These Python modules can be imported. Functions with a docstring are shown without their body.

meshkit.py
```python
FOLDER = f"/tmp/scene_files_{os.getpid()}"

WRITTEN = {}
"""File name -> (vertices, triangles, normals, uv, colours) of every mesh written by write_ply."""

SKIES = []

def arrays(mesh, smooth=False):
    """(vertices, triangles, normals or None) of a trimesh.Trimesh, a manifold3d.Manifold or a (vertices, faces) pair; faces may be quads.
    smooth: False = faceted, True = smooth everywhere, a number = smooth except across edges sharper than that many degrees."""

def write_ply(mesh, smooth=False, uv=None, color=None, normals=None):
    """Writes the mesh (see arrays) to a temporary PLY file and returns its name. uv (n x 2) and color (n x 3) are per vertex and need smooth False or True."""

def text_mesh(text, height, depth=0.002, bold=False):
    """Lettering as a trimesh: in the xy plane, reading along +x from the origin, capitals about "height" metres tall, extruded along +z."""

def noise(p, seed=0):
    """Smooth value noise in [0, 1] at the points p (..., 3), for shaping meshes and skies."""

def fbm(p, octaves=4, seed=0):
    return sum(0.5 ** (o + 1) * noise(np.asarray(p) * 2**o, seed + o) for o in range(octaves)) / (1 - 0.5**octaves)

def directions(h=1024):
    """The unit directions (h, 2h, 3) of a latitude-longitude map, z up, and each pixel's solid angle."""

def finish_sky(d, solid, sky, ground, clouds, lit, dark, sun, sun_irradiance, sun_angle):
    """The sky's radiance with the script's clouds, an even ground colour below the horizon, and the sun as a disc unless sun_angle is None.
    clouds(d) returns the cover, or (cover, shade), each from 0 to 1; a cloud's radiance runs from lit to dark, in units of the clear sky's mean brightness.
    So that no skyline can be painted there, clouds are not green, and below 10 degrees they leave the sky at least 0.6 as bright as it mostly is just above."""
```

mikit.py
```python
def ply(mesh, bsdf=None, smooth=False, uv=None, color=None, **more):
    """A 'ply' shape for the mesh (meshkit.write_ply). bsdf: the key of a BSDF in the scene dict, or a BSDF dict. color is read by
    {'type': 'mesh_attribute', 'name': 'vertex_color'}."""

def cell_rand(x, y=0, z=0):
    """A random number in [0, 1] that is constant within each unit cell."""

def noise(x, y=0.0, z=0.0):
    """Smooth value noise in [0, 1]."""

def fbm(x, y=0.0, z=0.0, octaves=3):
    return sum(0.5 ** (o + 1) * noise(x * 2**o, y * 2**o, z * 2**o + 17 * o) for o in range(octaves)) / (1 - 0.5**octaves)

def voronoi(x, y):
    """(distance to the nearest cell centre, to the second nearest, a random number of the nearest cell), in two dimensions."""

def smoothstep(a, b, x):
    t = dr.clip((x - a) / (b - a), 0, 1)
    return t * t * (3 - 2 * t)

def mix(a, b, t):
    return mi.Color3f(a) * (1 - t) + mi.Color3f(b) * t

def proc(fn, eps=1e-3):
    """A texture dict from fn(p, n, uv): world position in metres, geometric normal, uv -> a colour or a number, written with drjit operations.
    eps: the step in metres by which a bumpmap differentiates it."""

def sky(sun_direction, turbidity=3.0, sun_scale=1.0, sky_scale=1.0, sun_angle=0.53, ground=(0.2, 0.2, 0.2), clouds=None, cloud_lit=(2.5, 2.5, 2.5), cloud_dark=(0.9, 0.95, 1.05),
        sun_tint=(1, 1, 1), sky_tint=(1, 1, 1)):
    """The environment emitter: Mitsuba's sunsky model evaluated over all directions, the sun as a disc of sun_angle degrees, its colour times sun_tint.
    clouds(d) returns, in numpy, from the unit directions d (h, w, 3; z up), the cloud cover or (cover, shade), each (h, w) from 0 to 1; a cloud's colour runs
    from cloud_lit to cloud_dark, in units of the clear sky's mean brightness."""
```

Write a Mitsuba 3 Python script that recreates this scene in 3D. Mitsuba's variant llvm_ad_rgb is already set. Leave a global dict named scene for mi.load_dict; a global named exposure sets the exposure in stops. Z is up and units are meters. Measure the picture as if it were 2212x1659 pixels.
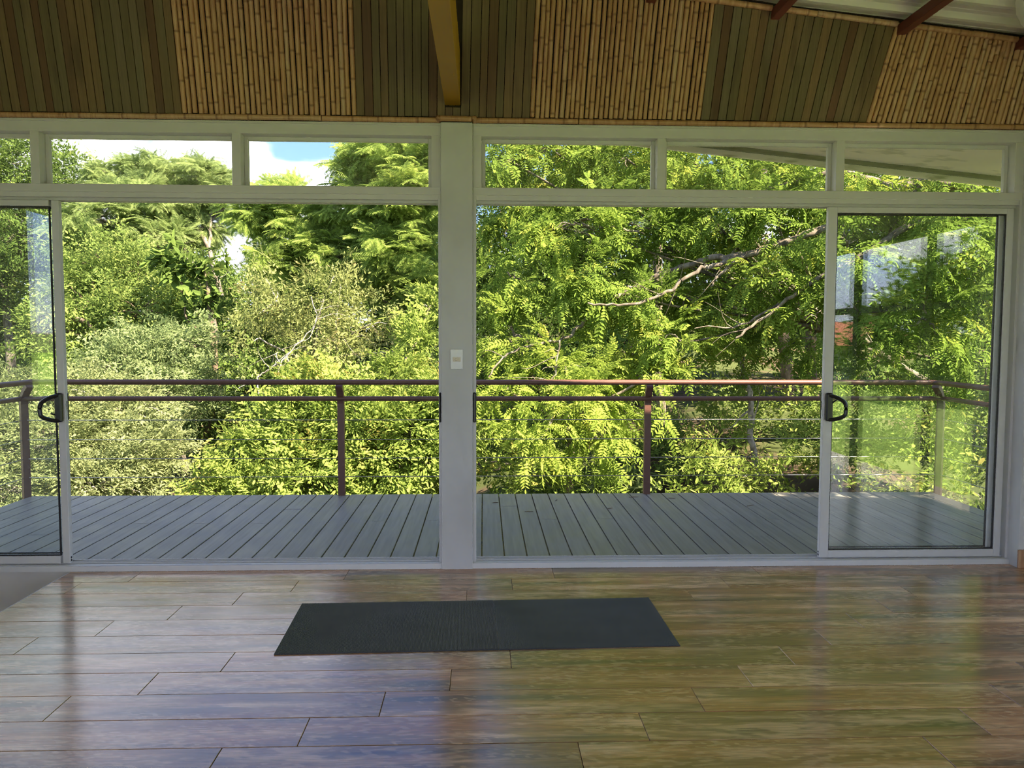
import math, random
import numpy as np
import drjit as dr
import mitsuba as mi
import mikit, meshkit
from mikit import proc, noise, fbm, cell_rand, smoothstep, mix

T4 = mi.ScalarTransform4f
scene, labels = {}, {}

# ------------------------------------------------------------------ camera, sky, sun, exposure
D, H = 4.6089, 1.3889
_yaw, _pitch, _roll, _f = 0.0365, 0.0630, 0.0027, 1692.2
_fw = np.array([math.sin(_yaw) * math.cos(_pitch), math.cos(_yaw) * math.cos(_pitch), -math.sin(_pitch)])
_r = np.array([math.cos(_yaw), -math.sin(_yaw), 0.0])
_u = np.cross(_r, _fw)
_up = -math.sin(_roll) * _r + math.cos(_roll) * _u
_o = np.array([0.0, -D, H])
scene['camera'] = {'type': 'perspective', 'fov': math.degrees(2 * math.atan(1106 / _f)), 'fov_axis': 'x', 'near_clip': 0.05, 'far_clip': 5000.0,
                   'to_world': T4().look_at(origin=_o.tolist(), target=(_o + _fw).tolist(), up=_up.tolist())}


def clouds(d):
    """cumulus banks with blue gaps"""
    z = np.maximum(d[..., 2], 0.02)
    q = np.stack([d[..., 0] / (z + 0.25), d[..., 1] / (z + 0.25), np.full(z.shape, 0.7)], -1)
    n = meshkit.fbm(q * 4.0 + np.array([36.5037, 15.9664, 0.0]), octaves=6, seed=5)
    big = meshkit.fbm(q * 1.1 + np.array([25.7094, 28.4183, 0.0]), octaves=2, seed=9)
    c = np.clip((n * 0.7 + big * 0.5 - CLOUD_T) / 0.10, 0, 1)
    cover = c * c * (3 - 2 * c)
    haze = np.clip((0.15 - d[..., 2]) / 0.13, 0, 1) * 0.6
    cover = cover * (1 - 0.4 * np.clip((d[..., 2] - 0.33) / 0.12, 0, 1))
    shade = np.clip((n - 0.53) * 4.0, 0, 1)
    return np.maximum(cover, haze), shade


CLOUD_T = 0.598
SUN = (0.53, -0.44, 0.72)
scene['sky'] = mikit.sky(SUN, turbidity=2.4, sun_scale=1.6, sky_scale=0.74, sky_tint=(0.86, 0.86, 1.22), clouds=clouds, cloud_lit=(3.9, 3.9, 4.0), cloud_dark=(1.8, 1.9, 2.2),
                         ground=(0.10, 0.13, 0.07))
exposure = 3.7

# ------------------------------------------------------------------ helpers
def rgb(*c):
    return {'type': 'rgb', 'value': list(map(float, c))}


def mat(name, color, rough=0.5, spec=0.5, metallic=0.0, bump=None, bscale=0.001, **kw):
    b = {'type': 'principled', 'base_color': color if isinstance(color, dict) else rgb(*color), 'roughness': rough, 'specular': spec, 'metallic': metallic, **kw}
    if bump is not None:
        b = {'type': 'bumpmap', 'arbitrary': bump, 'scale': bscale, 'bsdf': b}
    scene[name] = {'type': 'twosided', 'bsdf': b}


used = {}


def key(name):
    """name, name_001, name_002 ..."""
    n = used.get(name, -1) + 1
    used[name] = n
    return name if n == 0 else f'{name}_{n:03d}'


def put(name, mesh, bsdf, smooth=False, uv=None, parent=None, **kw):
    k = key(parent + '__' + name if parent else name)
    scene[k] = mikit.ply(mesh, bsdf, smooth=smooth, uv=uv, **kw)
    return k


def tag(k, label=None, cat=None, group=None, kind=None):
    d = labels.setdefault(k, {})
    for a, b in (('label', label), ('category', cat), ('group', group), ('kind', kind)):
        if b:
            d[a] = b
    return k


def constuv(n, u, v=0.0):
    return np.tile([[u, v]], (n, 1))


class MB:
    """collects vertices and triangles of one mesh"""

    def __init__(s):
        s.v, s.f, s.uv, s.n = [], [], [], 0

    def add(s, v, f, uv=None):
        v = np.asarray(v, float)
        s.v.append(v)
        s.f.append(np.asarray(f, int) + s.n)
        s.uv.append(np.zeros((len(v), 2)) if uv is None else np.asarray(uv, float))
        s.n += len(v)
        return s

    def mesh(s):
        return np.vstack(s.v), np.vstack(s.f)

    def uvs(s):
        return np.vstack(s.uv)

    def box(s, x0, x1, y0, y1, z0, z1, b=0.002, uv=None):
        v, f = bbox(x0, x1, y0, y1, z0, z1, b)
        return s.add(v, f, None if uv is None else constuv(len(v), *uv))

    def tube(s, pts, rad, sides=8, uv=None):
        v, f = tube(pts, rad, sides)
        return s.add(v, f, None if uv is None else constuv(len(v), *uv))


def _chamfer_topology():
    from scipy.spatial import ConvexHull
    pts = []
    for sx in (-1, 1):
        for sy in (-1, 1):
            for sz in (-1, 1):
                for a in range(3):
                    p = np.array([sx, sy, sz], float)
                    q = p * 0.8
                    q[a] = p[a]
                    pts.append(q)
    pts = np.array(pts)
    f = np.array(ConvexHull(pts).simplices)
    c = pts[f].mean(1)
    nrm = np.cross(pts[f[:, 1]] - pts[f[:, 0]], pts[f[:, 2]] - pts[f[:, 0]])
    flip = (nrm * c).sum(1) < 0
    f[flip] = f[flip][:, ::-1]
    return np.sign(pts), (np.abs(pts) < 0.9).astype(float), f


_CS, _CI, _CF = _chamfer_topology()


def bbox(x0, x1, y0, y1, z0, z1, b=0.002):
    lo, hi = np.array([x0, y0, z0], float), np.array([x1, y1, z1], float)
    b = min(b, 0.45 * (hi - lo).min())
    return (lo + hi) / 2 + _CS * ((hi - lo) / 2 - b * _CI), _CF


def tube(pts, rad, sides=8, cap=True):
    p = np.asarray(pts, float)
    r = np.broadcast_to(rad, (len(p),)).astype(float)
    t = np.gradient(p, axis=0)
    t /= np.linalg.norm(t, axis=1, keepdims=True) + 1e-12
    ref = np.array([0, 0, 1.0]) if abs(t[:, 2]).mean() < 0.8 else np.array([1.0, 0.3, 0])
    a = np.cross(t, ref)
    a /= np.linalg.norm(a, axis=1, keepdims=True) + 1e-12
    b = np.cross(t, a)
    ang = np.arange(sides) * 2 * np.pi / sides
    v = (p[:, None] + r[:, None, None] * (np.cos(ang)[None, :, None] * a[:, None] + np.sin(ang)[None, :, None] * b[:, None])).reshape(-1, 3)
    i, j = np.meshgrid(np.arange(len(p) - 1), np.arange(sides), indexing='ij')
    q = np.stack([i * sides + j, i * sides + (j + 1) % sides, (i + 1) * sides + (j + 1) % sides, (i + 1) * sides + j], -1).reshape(-1, 4)
    f = np.vstack([q[:, [0, 2, 1]], q[:, [0, 3, 2]]])
    if cap:
        n = len(v)
        v = np.vstack([v, p[:1], p[-1:]])
        k = np.arange(sides)
        e = (len(p) - 1) * sides
        f = np.vstack([f, np.stack([k * 0 + n, k, (k + 1) % sides], 1), np.stack([k * 0 + n + 1, e + (k + 1) % sides, e + k], 1)])
    return v, f


def bez(p0, p1, p2, p3, n=10):
    t = np.linspace(0, 1, n)[:, None]
    p0, p1, p2, p3 = map(np.asarray, (p0, p1, p2, p3))
    return (1 - t) ** 3 * p0 + 3 * t * (1 - t) ** 2 * p1 + 3 * t * t * (1 - t) * p2 + t ** 3 * p3


def catmull(pts, per=5):
    p = np.asarray(pts, float)
    p = np.vstack([2 * p[0] - p[1], p, 2 * p[-1] - p[-2]])
    out = []
    for i in range(1, len(p) - 2):
        t = np.linspace(0, 1, per, endpoint=False)[:, None]
        a, b, c, d = p[i - 1], p[i], p[i + 1], p[i + 2]
        out.append(0.5 * (2 * b + (c - a) * t + (2 * a - 5 * b + 4 * c - d) * t ** 2 + (3 * b - a - 3 * c + d) * t ** 3))
    return np.vstack(out + [p[-2:-1]])


def plank(q, n, th, bev):
    """board from the quad q (4 x 3, counter-clockwise seen from the side n points to), thickness th behind it, bevelled front edges"""
    q, n = np.asarray(q, float), np.asarray(n, float)
    e = []
    for i in range(4):
        a = q[(i + 1) % 4] - q[i]
        c = q[i - 1] - q[i]
        e.append(a / np.linalg.norm(a) + c / np.linalg.norm(c))
    front = q + bev * np.array(e)
    mid = q - n * bev
    back = q - n * th
    v = np.vstack([front, mid, back])
    f = [[0, 1, 2], [0, 2, 3]]
    for i in range(4):
        j = (i + 1) % 4
        f += [[4 + i, 4 + j, j], [4 + i, j, i], [8 + i, 8 + j, 4 + j], [8 + i, 4 + j, 4 + i]]
    f += [[8, 10, 9], [8, 11, 10]]
    return v, np.array(f)


def extrude_x(prof, x0, x1):
    """profile (y, z) along x"""
    import trimesh
    from shapely.geometry import Polygon
    t = trimesh.creation.extrude_polygon(Polygon(prof), x1 - x0, engine='earcut')
    v = np.array(t.vertices)
    return np.column_stack([v[:, 2] + x0, v[:, 0], v[:, 1]]), np.array(t.faces)


rng = np.random.default_rng(7)

# ------------------------------------------------------------------ materials
def plaster_col(p, n, uv):
    return mix((0.53, 0.525, 0.51), (0.47, 0.465, 0.45), smoothstep(0.35, 0.75, fbm(p.x * 5, p.y * 5, p.z * 3.0, 4)))


mat('plaster', proc(plaster_col), 0.8, 0.3)
mat('old_plaster', proc(lambda p, n, uv: mix((0.58, 0.55, 0.50), (0.48, 0.45, 0.41), fbm(p.x * 6, p.y * 6, p.z * 6, 4))), 0.9, 0.2)
mat('aluminium', (0.53, 0.52, 0.50), 0.38, 0.5)
mat('aluminium_edge', (0.55, 0.57, 0.55), 0.4, 0.5)
mat('gasket', (0.012, 0.012, 0.014), 0.5)
mat('black_plastic', (0.012, 0.012, 0.013), 0.28, 0.5)
mat('track_dark', (0.06, 0.062, 0.065), 0.5)
scene['glass'] = {'type': 'thindielectric', 'int_ior': 1.52, 'specular_transmittance': rgb(0.93, 0.965, 0.945)}
scene['glass_transom'] = {'type': 'thindielectric', 'int_ior': 1.52}


def tile_col(p, n, uv):
    row = dr.floor((-0.0235 - p.y) / 0.2)
    col = dr.floor((p.x - 0.408 + 0.2485 * row) / 1.2)
    r1, r2, r3 = cell_rand(row, col, 1), cell_rand(row, col, 2), cell_rand(row, col, 3)
    x, y = p.x + r1 * 40, p.y + r2 * 9
    base = mix((0.30, 0.165, 0.075), (0.185, 0.128, 0.064), smoothstep(0.35, 0.65, fbm(x * 1.3, y * 9, r3 * 7, 3)))
    base = mix(base, (0.33, 0.185, 0.085), smoothstep(0.55, 0.8, fbm(x * 0.9 + 9, y * 5, 3.0, 3)) * 0.6)
    dark = smoothstep(0.56, 0.80, fbm(x * 1.6, y * 17, 11.0, 3))
    base = mix(base, (0.075, 0.068, 0.042), dark * 0.75)
    pale = smoothstep(0.45, 0.72, fbm(x * 1.4, y * 15, 5.0 + r1, 4)) * (0.35 + 0.65 * smoothstep(0.36, 0.60, fbm(x * 11 + y * 16, y * 46, 1.0, 3)))
    base = mix(base, (0.54, 0.40, 0.24), pale * 0.85)
    fleck = smoothstep(0.60, 0.80, noise(x * 46 + y * 34, y * 120, 2.0)) * smoothstep(0.45, 0.7, fbm(x * 3, y * 12, 8.0, 2))
    base = mix(base, (0.52, 0.42, 0.26), fleck * 0.4)
    hatch = smoothstep(0.50, 0.78, noise(x * 30 + y * 38, y * 90 - x * 14, 6.0)) * smoothstep(0.40, 0.62, fbm(x * 2.4 + 5, y * 10, 4.0, 2))
    base = mix(base, (0.50, 0.39, 0.24), hatch * 0.38)
    fine = noise(x * 16, y * 240, 0.0)
    return base * (0.78 + 0.44 * fine) * (0.84 + 0.32 * r3) * mi.Color3f(1.24, 1.08, 1.06)


mat('floor_tile', proc(tile_col), proc(lambda p, n, uv: 0.155 + 0.08 * fbm(p.x * 7, p.y * 26, 0.0, 3)), 1.0,
    bump=proc(lambda p, n, uv: fbm(p.x * 3.0, p.y * 12, 0.5, 2), 4e-3), bscale=0.0011)
mat('grout', (0.09, 0.055, 0.038), 0.85, 0.2)


def deck_col(p, n, uv):
    g = fbm(p.x * 55 + uv.x * 90, p.y * 3.0 + uv.x * 31 + 1.2 * noise(p.x * 14, p.y * 2.2, uv.x * 50), 0.0, 3)
    c = mix((0.165, 0.156, 0.136), (0.235, 0.222, 0.192), g)
    return c * (0.86 + 0.28 * noise(uv.x * 57.3, 0.5, 0.5)) * (0.9 + 0.2 * fbm(p.x * 2, p.y * 2, 4.0, 3))


def deck_h(p, n, uv):
    w = p.x * 62 + 5.0 * noise(p.x * 13 + uv.x * 50, p.y * 2.4 + uv.x * 20, 0.0)
    return 0.5 + 0.5 * dr.sin(w * 6.283) * noise(p.x * 9, p.y * 4, uv.x * 9)


mat('deck_board', proc(deck_col), proc(lambda p, n, uv: 0.36 + 0.14 * fbm(p.x * 9, p.y * 9, 0.0, 2)), 0.5, bump=proc(deck_h, 1.5e-3), bscale=0.0004)
mat('deck_frame', (0.06, 0.055, 0.05), 0.7)


def slat_col(p, n, uv):
    a = uv.x * 91.7
    base = mix((0.205, 0.150, 0.082), (0.150, 0.132, 0.074), smoothstep(0.3, 0.7, noise(a, 0.3, 0.1)))
    base = mix(base, (0.135, 0.075, 0.040), smoothstep(0.66, 0.86, noise(a * 1.7, 4.0, 2.0)))
    base = mix(base, (0.180, 0.165, 0.115), smoothstep(0.62, 0.9, noise(a * 2.3, 9.0, 5.0)) * 0.8)
    blot = fbm(p.x * 9 + a, p.y * 3, p.z * 2.3 + a, 4)
    base = mix(base, (0.085, 0.055, 0.032), smoothstep(0.52, 0.85, blot) * 0.75)
    base = mix(base, (0.16, 0.165, 0.115), smoothstep(0.55, 0.8, fbm(p.x * 7 + 30, a, p.z * 1.6, 3)) * 0.5)
    g = noise(p.x * 260 + a, p.y * 6, p.z * 5)
    return base * (0.84 + 0.3 * g) * mi.Color3f(0.72, 0.60, 0.47)


mat('slat_wood', proc(slat_col), 0.55, 0.35)


def cane_col(p, n, uv):
    a = uv.x * 77.1
    base = mix((0.36, 0.235, 0.115), (0.27, 0.165, 0.075), noise(a, 1.0, 1.0))
    base = mix(base, (0.34, 0.26, 0.155), smoothstep(0.55, 0.9, noise(a * 3.1, 2.0, 5.0)))
    st = fbm(p.x * 120 + a, p.y * 20, p.z * 5 + a, 3)
    base = mix(base, (0.24, 0.125, 0.05), smoothstep(0.5, 0.8, st) * 0.75)
    blot = fbm(p.x * 40, a, p.z * 11, 3)
    base = mix(base, (0.15, 0.08, 0.035), smoothstep(0.68, 0.84, blot) * 0.6)
    base = mix(base, (0.42, 0.31, 0.18), smoothstep(0.6, 0.8, noise(p.x * 70 + a, 3.0, p.z * 9)) * 0.5)
    nd = smoothstep(0.25, 0.95, uv.y)
    return mix(base, (0.13, 0.065, 0.028), nd * 0.72) * mi.Color3f(1.32, 1.12, 1.14)


mat('bamboo', proc(cane_col), 0.42, 0.5)
mat('cane_end', proc(lambda p, n, uv: mix((0.36, 0.22, 0.09), (0.14, 0.06, 0.02), smoothstep(0.4, 0.7, noise(p.x * 160, p.y * 160, p.z * 160)))), 0.6)
mat('wall_backing', (0.03, 0.022, 0.014), 0.9, 0.2)
mat('yellow_paint', proc(lambda p, n, uv: mix((0.36, 0.185, 0.012), (0.30, 0.15, 0.010), fbm(p.x * 8, p.y * 5, p.z * 8, 3))), 0.45, 0.5)
mat('red_paint', proc(lambda p, n, uv: mix((0.145, 0.036, 0.022), (0.11, 0.027, 0.017), fbm(p.x * 8, p.y * 5, p.z * 8, 3))), 0.5, 0.4)
mat('roof_sheet', (0.62, 0.60, 0.53), 0.42, 0.5)
mat('roof_outer', (0.4, 0.4, 0.38), 0.6)


def soffit_col(p, n, uv):
    c = mix((0.85, 0.80, 0.64), (0.72, 0.68, 0.52), fbm(p.x * 2.5, p.y * 3, 0.0, 4))
    return mix(c, (0.40, 0.40, 0.26), smoothstep(0.60, 0.8, fbm(p.x * 6, p.y * 14, 3.0, 4)) * 0.5)


mat('soffit_board', proc(soffit_col), 0.7, 0.3)
mat('weathered_batten', proc(lambda p, n, uv: mix((0.34, 0.35, 0.22), (0.16, 0.18, 0.09), fbm(p.x * 9, p.y * 9, p.z * 30, 3))), 0.7, 0.3)
mat('fascia_board', proc(lambda p, n, uv: mix((0.80, 0.78, 0.64), (0.40, 0.42, 0.26), smoothstep(0.55, 0.85, fbm(p.x * 7, p.y * 9, p.z * 30, 4)))), 0.6, 0.3)
mat('rail_paint', proc(lambda p, n, uv: mix((0.125, 0.058, 0.042), (0.090, 0.042, 0.031), fbm(p.x * 12, p.y * 12, p.z * 12, 3))), 0.42, 0.5)
mat('steel_cable', (0.42, 0.42, 0.41), 0.35, 0.5, 1.0)
mat('white_plastic', (0.70, 0.70, 0.69), 0.35, 0.5)
mat('ivory_plastic', (0.62, 0.56, 0.42), 0.4, 0.5)
mat('paper_shade', (0.78, 0.76, 0.70), 0.8, 0.2)
mat('rubber', proc(lambda p, n, uv: mix((0.020, 0.022, 0.023), (0.034, 0.037, 0.039), fbm(p.x * 5, p.y * 9, 0.0, 4))), 0.55, 0.45)


def bark(name, a, b, s=1.0):
    mat(name, proc(lambda p, n, uv: mix(a, b, smoothstep(0.3, 0.7, fbm(p.x * 22 * s, p.y * 22 * s, p.z * 9 * s, 4)))), 0.9, 0.2)


bark('bark_grey', (0.20, 0.175, 0.14), (0.085, 0.072, 0.056))
bark('bark_brown', (0.20, 0.15, 0.105), (0.10, 0.075, 0.055))
bark('bark_pale', (0.42, 0.38, 0.33), (0.20, 0.17, 0.14))
bark('bark_twig', (0.42, 0.38, 0.31), (0.27, 0.23, 0.18))


def leaf(name, dark, light, yellow=None, rough=0.42, trans=0.75, amount=0.25, dry=None):
    def col(p, n, uv):
        big = smoothstep(0.3, 0.7, fbm(p.x * 1.3, p.y * 1.3, p.z * 1.3, 2))
        c = mix(dark, light, 0.25 + 0.75 * (0.5 * big + 0.5 * uv.x))
        if yellow is not None:
            t = smoothstep(0.52, 0.75, noise(p.x * 2.1 + 9, p.y * 2.1, p.z * 2.1)) * smoothstep(1 - amount * 1.6, 1.0, uv.x)
            c = mix(c, yellow, t)
        if dry is not None:
            c = mix(c, dry, smoothstep(0.86, 0.93, uv.x * 0.5 + 0.5 * noise(p.x * 3 + 3, p.y * 3, p.z * 3)))
        return c
    scene[name] = {'type': 'principledthin', 'base_color': proc(col), 'roughness': rough, 'diff_trans': trans, 'spec_trans': 0.0, 'eta': 1.5, 'flatness': 0.0, 'sheen': 0.0}


leaf('leaf_pinnate', (0.085, 0.155, 0.028), (0.255, 0.360, 0.065), (0.44, 0.45, 0.08), 0.26, 0.9, 0.32)
leaf('leaf_bright', (0.140, 0.215, 0.035), (0.320, 0.425, 0.080), (0.46, 0.47, 0.09), 0.28, 0.95, 0.32)
leaf('leaf_feather', (0.150, 0.235, 0.050), (0.320, 0.430, 0.105), (0.40, 0.46, 0.11), 0.45, 1.0, 0.2)
leaf('leaf_acacia', (0.160, 0.230, 0.075), (0.300, 0.390, 0.145), None, 0.5, 0.95)
leaf('leaf_bush', (0.130, 0.205, 0.040), (0.300, 0.390, 0.090), (0.46, 0.38, 0.10), 0.25, 0.8, 0.2)
leaf('leaf_dark', (0.050, 0.095, 0.025), (0.165, 0.245, 0.060), (0.25, 0.30, 0.08), 0.28, 0.75)
leaf('leaf_mid', (0.095, 0.160, 0.038), (0.245, 0.330, 0.090), (0.32, 0.37, 0.10), 0.28, 0.8)
leaf('leaf_pale', (0.125, 0.185, 0.075), (0.270, 0.345, 0.150), None, 0.32, 0.8)
leaf('leaf_shrub', (0.140, 0.185, 0.070), (0.310, 0.360, 0.165), (0.36, 0.37, 0.16), 0.45, 0.8)
leaf('leaf_dry', (0.150, 0.195, 0.060), (0.310, 0.350, 0.130), (0.34, 0.28, 0.13), 0.5, 0.7, 0.4)
leaf('leaf_palm', (0.080, 0.150, 0.065), (0.22, 0.30, 0.15), None, 0.3, 0.6)


def soil_col(p, n, uv):
    c = mix((0.045, 0.034, 0.022), (0.085, 0.065, 0.044), fbm(p.x * 3, p.y * 3, 0.0, 4))
    return mix(c, (0.035, 0.06, 0.014), smoothstep(0.36, 0.52, fbm(p.x * 0.7, p.y * 0.7, 5.0, 3)) * 0.7)


mat('soil', proc(soil_col), 0.95, 0.1)
mat('lawn_grass', proc(lambda p, n, uv: mix((0.075, 0.16, 0.02), (0.16, 0.26, 0.045), fbm(p.x * 2.5, p.y * 2.5, 0.0, 4))), 0.9, 0.2)
mat('house_paint', (0.62, 0.60, 0.56), 0.8, 0.3)
mat('house_roof', (0.42, 0.12, 0.07), 0.8, 0.2)
mat('terrace_tile', (0.22, 0.21, 0.20), 0.12, 0.7)
mat('dark_frame', (0.035, 0.034, 0.032), 0.5)

# ------------------------------------------------------------------ floor
X_FLOOR_L, X_FLOOR_R = -2.408, 3.64
fl = tag('floor', 'brown wood-look plank tile floor of the open room', 'floor', kind='structure')
m = MB().box(X_FLOOR_L, X_FLOOR_R, -9.0, -0.0235, -0.25, -0.0035, 0.001)
scene['floor'] = mikit.ply(m.mesh(), 'grout')
G = 0.0011
full = None
for k in range(30):
    y1 = -0.0235 - 0.2 * k
    y0 = y1 - 0.2
    xj = 0.408 - 0.2485 * k
    c0 = math.floor((X_FLOOR_L - xj) / 1.2)
    c = c0
    while xj + 1.2 * c < X_FLOOR_R:
        a, b = max(xj + 1.2 * c, X_FLOOR_L), min(xj + 1.2 * (c + 1), X_FLOOR_R)
        c += 1
        if b - a < 0.02:
            continue
        tilt = rng.normal(0, 0.00035, 4)
        q = [(a + G, y0 + G, tilt[0]), (b - G, y0 + G, tilt[1]), (b - G, y1 - G, tilt[2]), (a + G, y1 - G, tilt[3])]
        put('tile', plank(q, (0, 0, 1), 0.009, 0.0012), 'floor_tile', parent='floor')

# stairwell at the left: lower landing and the wall under the sill
m = MB().box(-4.0, X_FLOOR_L, -9.0, 0.0, -1.5, -1.3, 0.002)
scene['floor_lower'] = mikit.ply(m.mesh(), 'old_plaster')
tag('floor_lower', 'grey landing of the stairwell below the floor edge at the left', 'floor', kind='structure')
m = MB().box(-4.1, X_FLOOR_L + 0.02, 0.0, 0.12, -1.5, -0.004, 0.002)
scene['wall_stairwell'] = mikit.ply(m.mesh(), 'old_plaster')
tag('wall_stairwell', 'grey plaster wall below the left door sill, down in the stairwell', 'wall', kind='structure')
m = MB().box(X_FLOOR_L - 0.01, X_FLOOR_L, -9.0, -0.02, -1.3, -0.002, 0.001)
scene['wall_floor_edge'] = mikit.ply(m.mesh(), 'old_plaster')
tag('wall_floor_edge', 'plaster side of the raised floor along the stairwell', 'wall', kind='structure')

# ------------------------------------------------------------------ column, piers, outer walls
m = MB().box(-0.247, -0.063, -0.032, 0.12, -0.01, 2.602, 0.004)
scene['column'] = mikit.ply(m.mesh(), 'plaster')
tag('column', 'white plastered column between the two sliding door openings', 'column', kind='structure')
m = MB().box(3.205, 4.35, -0.10, 0.12, -0.01, 2.602, 0.004)
m.box(3.64, 3.80, -1.0, -0.10, -0.01, 3.2, 0.004)
scene['wall_right'] = mikit.ply(m.mesh(), 'plaster')
tag('wall_right', 'white plastered pier at the right edge of the sliding doors', 'wall', kind='structure')
m = MB().box(3.197, 3.64, -0.112, -0.10, 0.0, 0.112, 0.003)
scene['baseboard_right'] = mikit.ply(m.mesh(), 'floor_tile')
tag('baseboard_right', 'brown wood-look tile baseboard at the foot of the right pier', 'baseboard', kind='structure')
m = MB().box(-4.35, -3.76, -0.02, 0.12, -1.5, 2.602, 0.004)
m.box(-4.15, -4.0, -2.4, 0.0, -1.5, 3.9, 0.004)
scene['wall_left'] = mikit.ply(m.mesh(), 'plaster')
tag('wall_left', 'white plastered pier left of the sliding doors', 'wall', kind='structure')

# ------------------------------------------------------------------ door and transom frames
ZS = 0.034


def bay(n, x0, x1, mull, jamb_side, label):
    t = f'trim_{n}'
    tag(t, label, 'door frame', kind='structure')
    W = 0.105
    m = MB().box(x0, x1, 0.0, W, 2.531, 2.592, 0.002).box(x0, x1, -0.006, W, 2.588, 2.603, 0.002)
    put('head_rail', m.mesh(), 'aluminium', parent=t)
    m = MB().box(x0, x1, 0.0, W, 2.194, 2.240, 0.0025).box(x0, x1, 0.003, W, 2.180, 2.1955, 0.001)
    for y in (0.003, 0.036, 0.062, 0.096):
        m.box(x0, x1, y, y + 0.009, 2.166 if y < 0.01 else 2.152, 2.182, 0.001)
    put('transom_bar', m.mesh(), 'aluminium', parent=t)
    m = MB().add(*extrude_x([(-0.024, 0.0), (W, 0.0), (W, 0.020), (0.012, 0.020), (0.008, ZS), (-0.012, ZS), (-0.020, 0.030)][::1], x0, x1))
    put('sill', m.mesh(), 'aluminium', parent=t)
    for y in (0.033, 0.060, 0.094):
        m = MB().box(x0, x1, y, y + 0.006, 0.018, ZS + 0.004, 0.001)
        put('track', m.mesh(), 'aluminium', parent=t)
    for a in mull:
        put('mullion', MB().box(a, a + 0.05, 0.0, 0.095, 2.238, 2.533, 0.002).mesh(), 'aluminium', parent=t)
    for s, a in jamb_side:
        if s > 0:   # frame ends at x1 = a
            m = MB().box(a - 0.054, a, 0.0, W, 2.238, 2.533, 0.002).box(a - 0.016, a, 0.0, W, 0.02, 2.196, 0.002)
        else:
            m = MB().box(a, a + 0.052, 0.0, W, 2.238, 2.533, 0.002).box(a, a + 0.020, 0.0, W, 0.02, 2.196, 0.002)
        put('jamb', m.mesh(), 'aluminium', parent=t)
    return t


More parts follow.
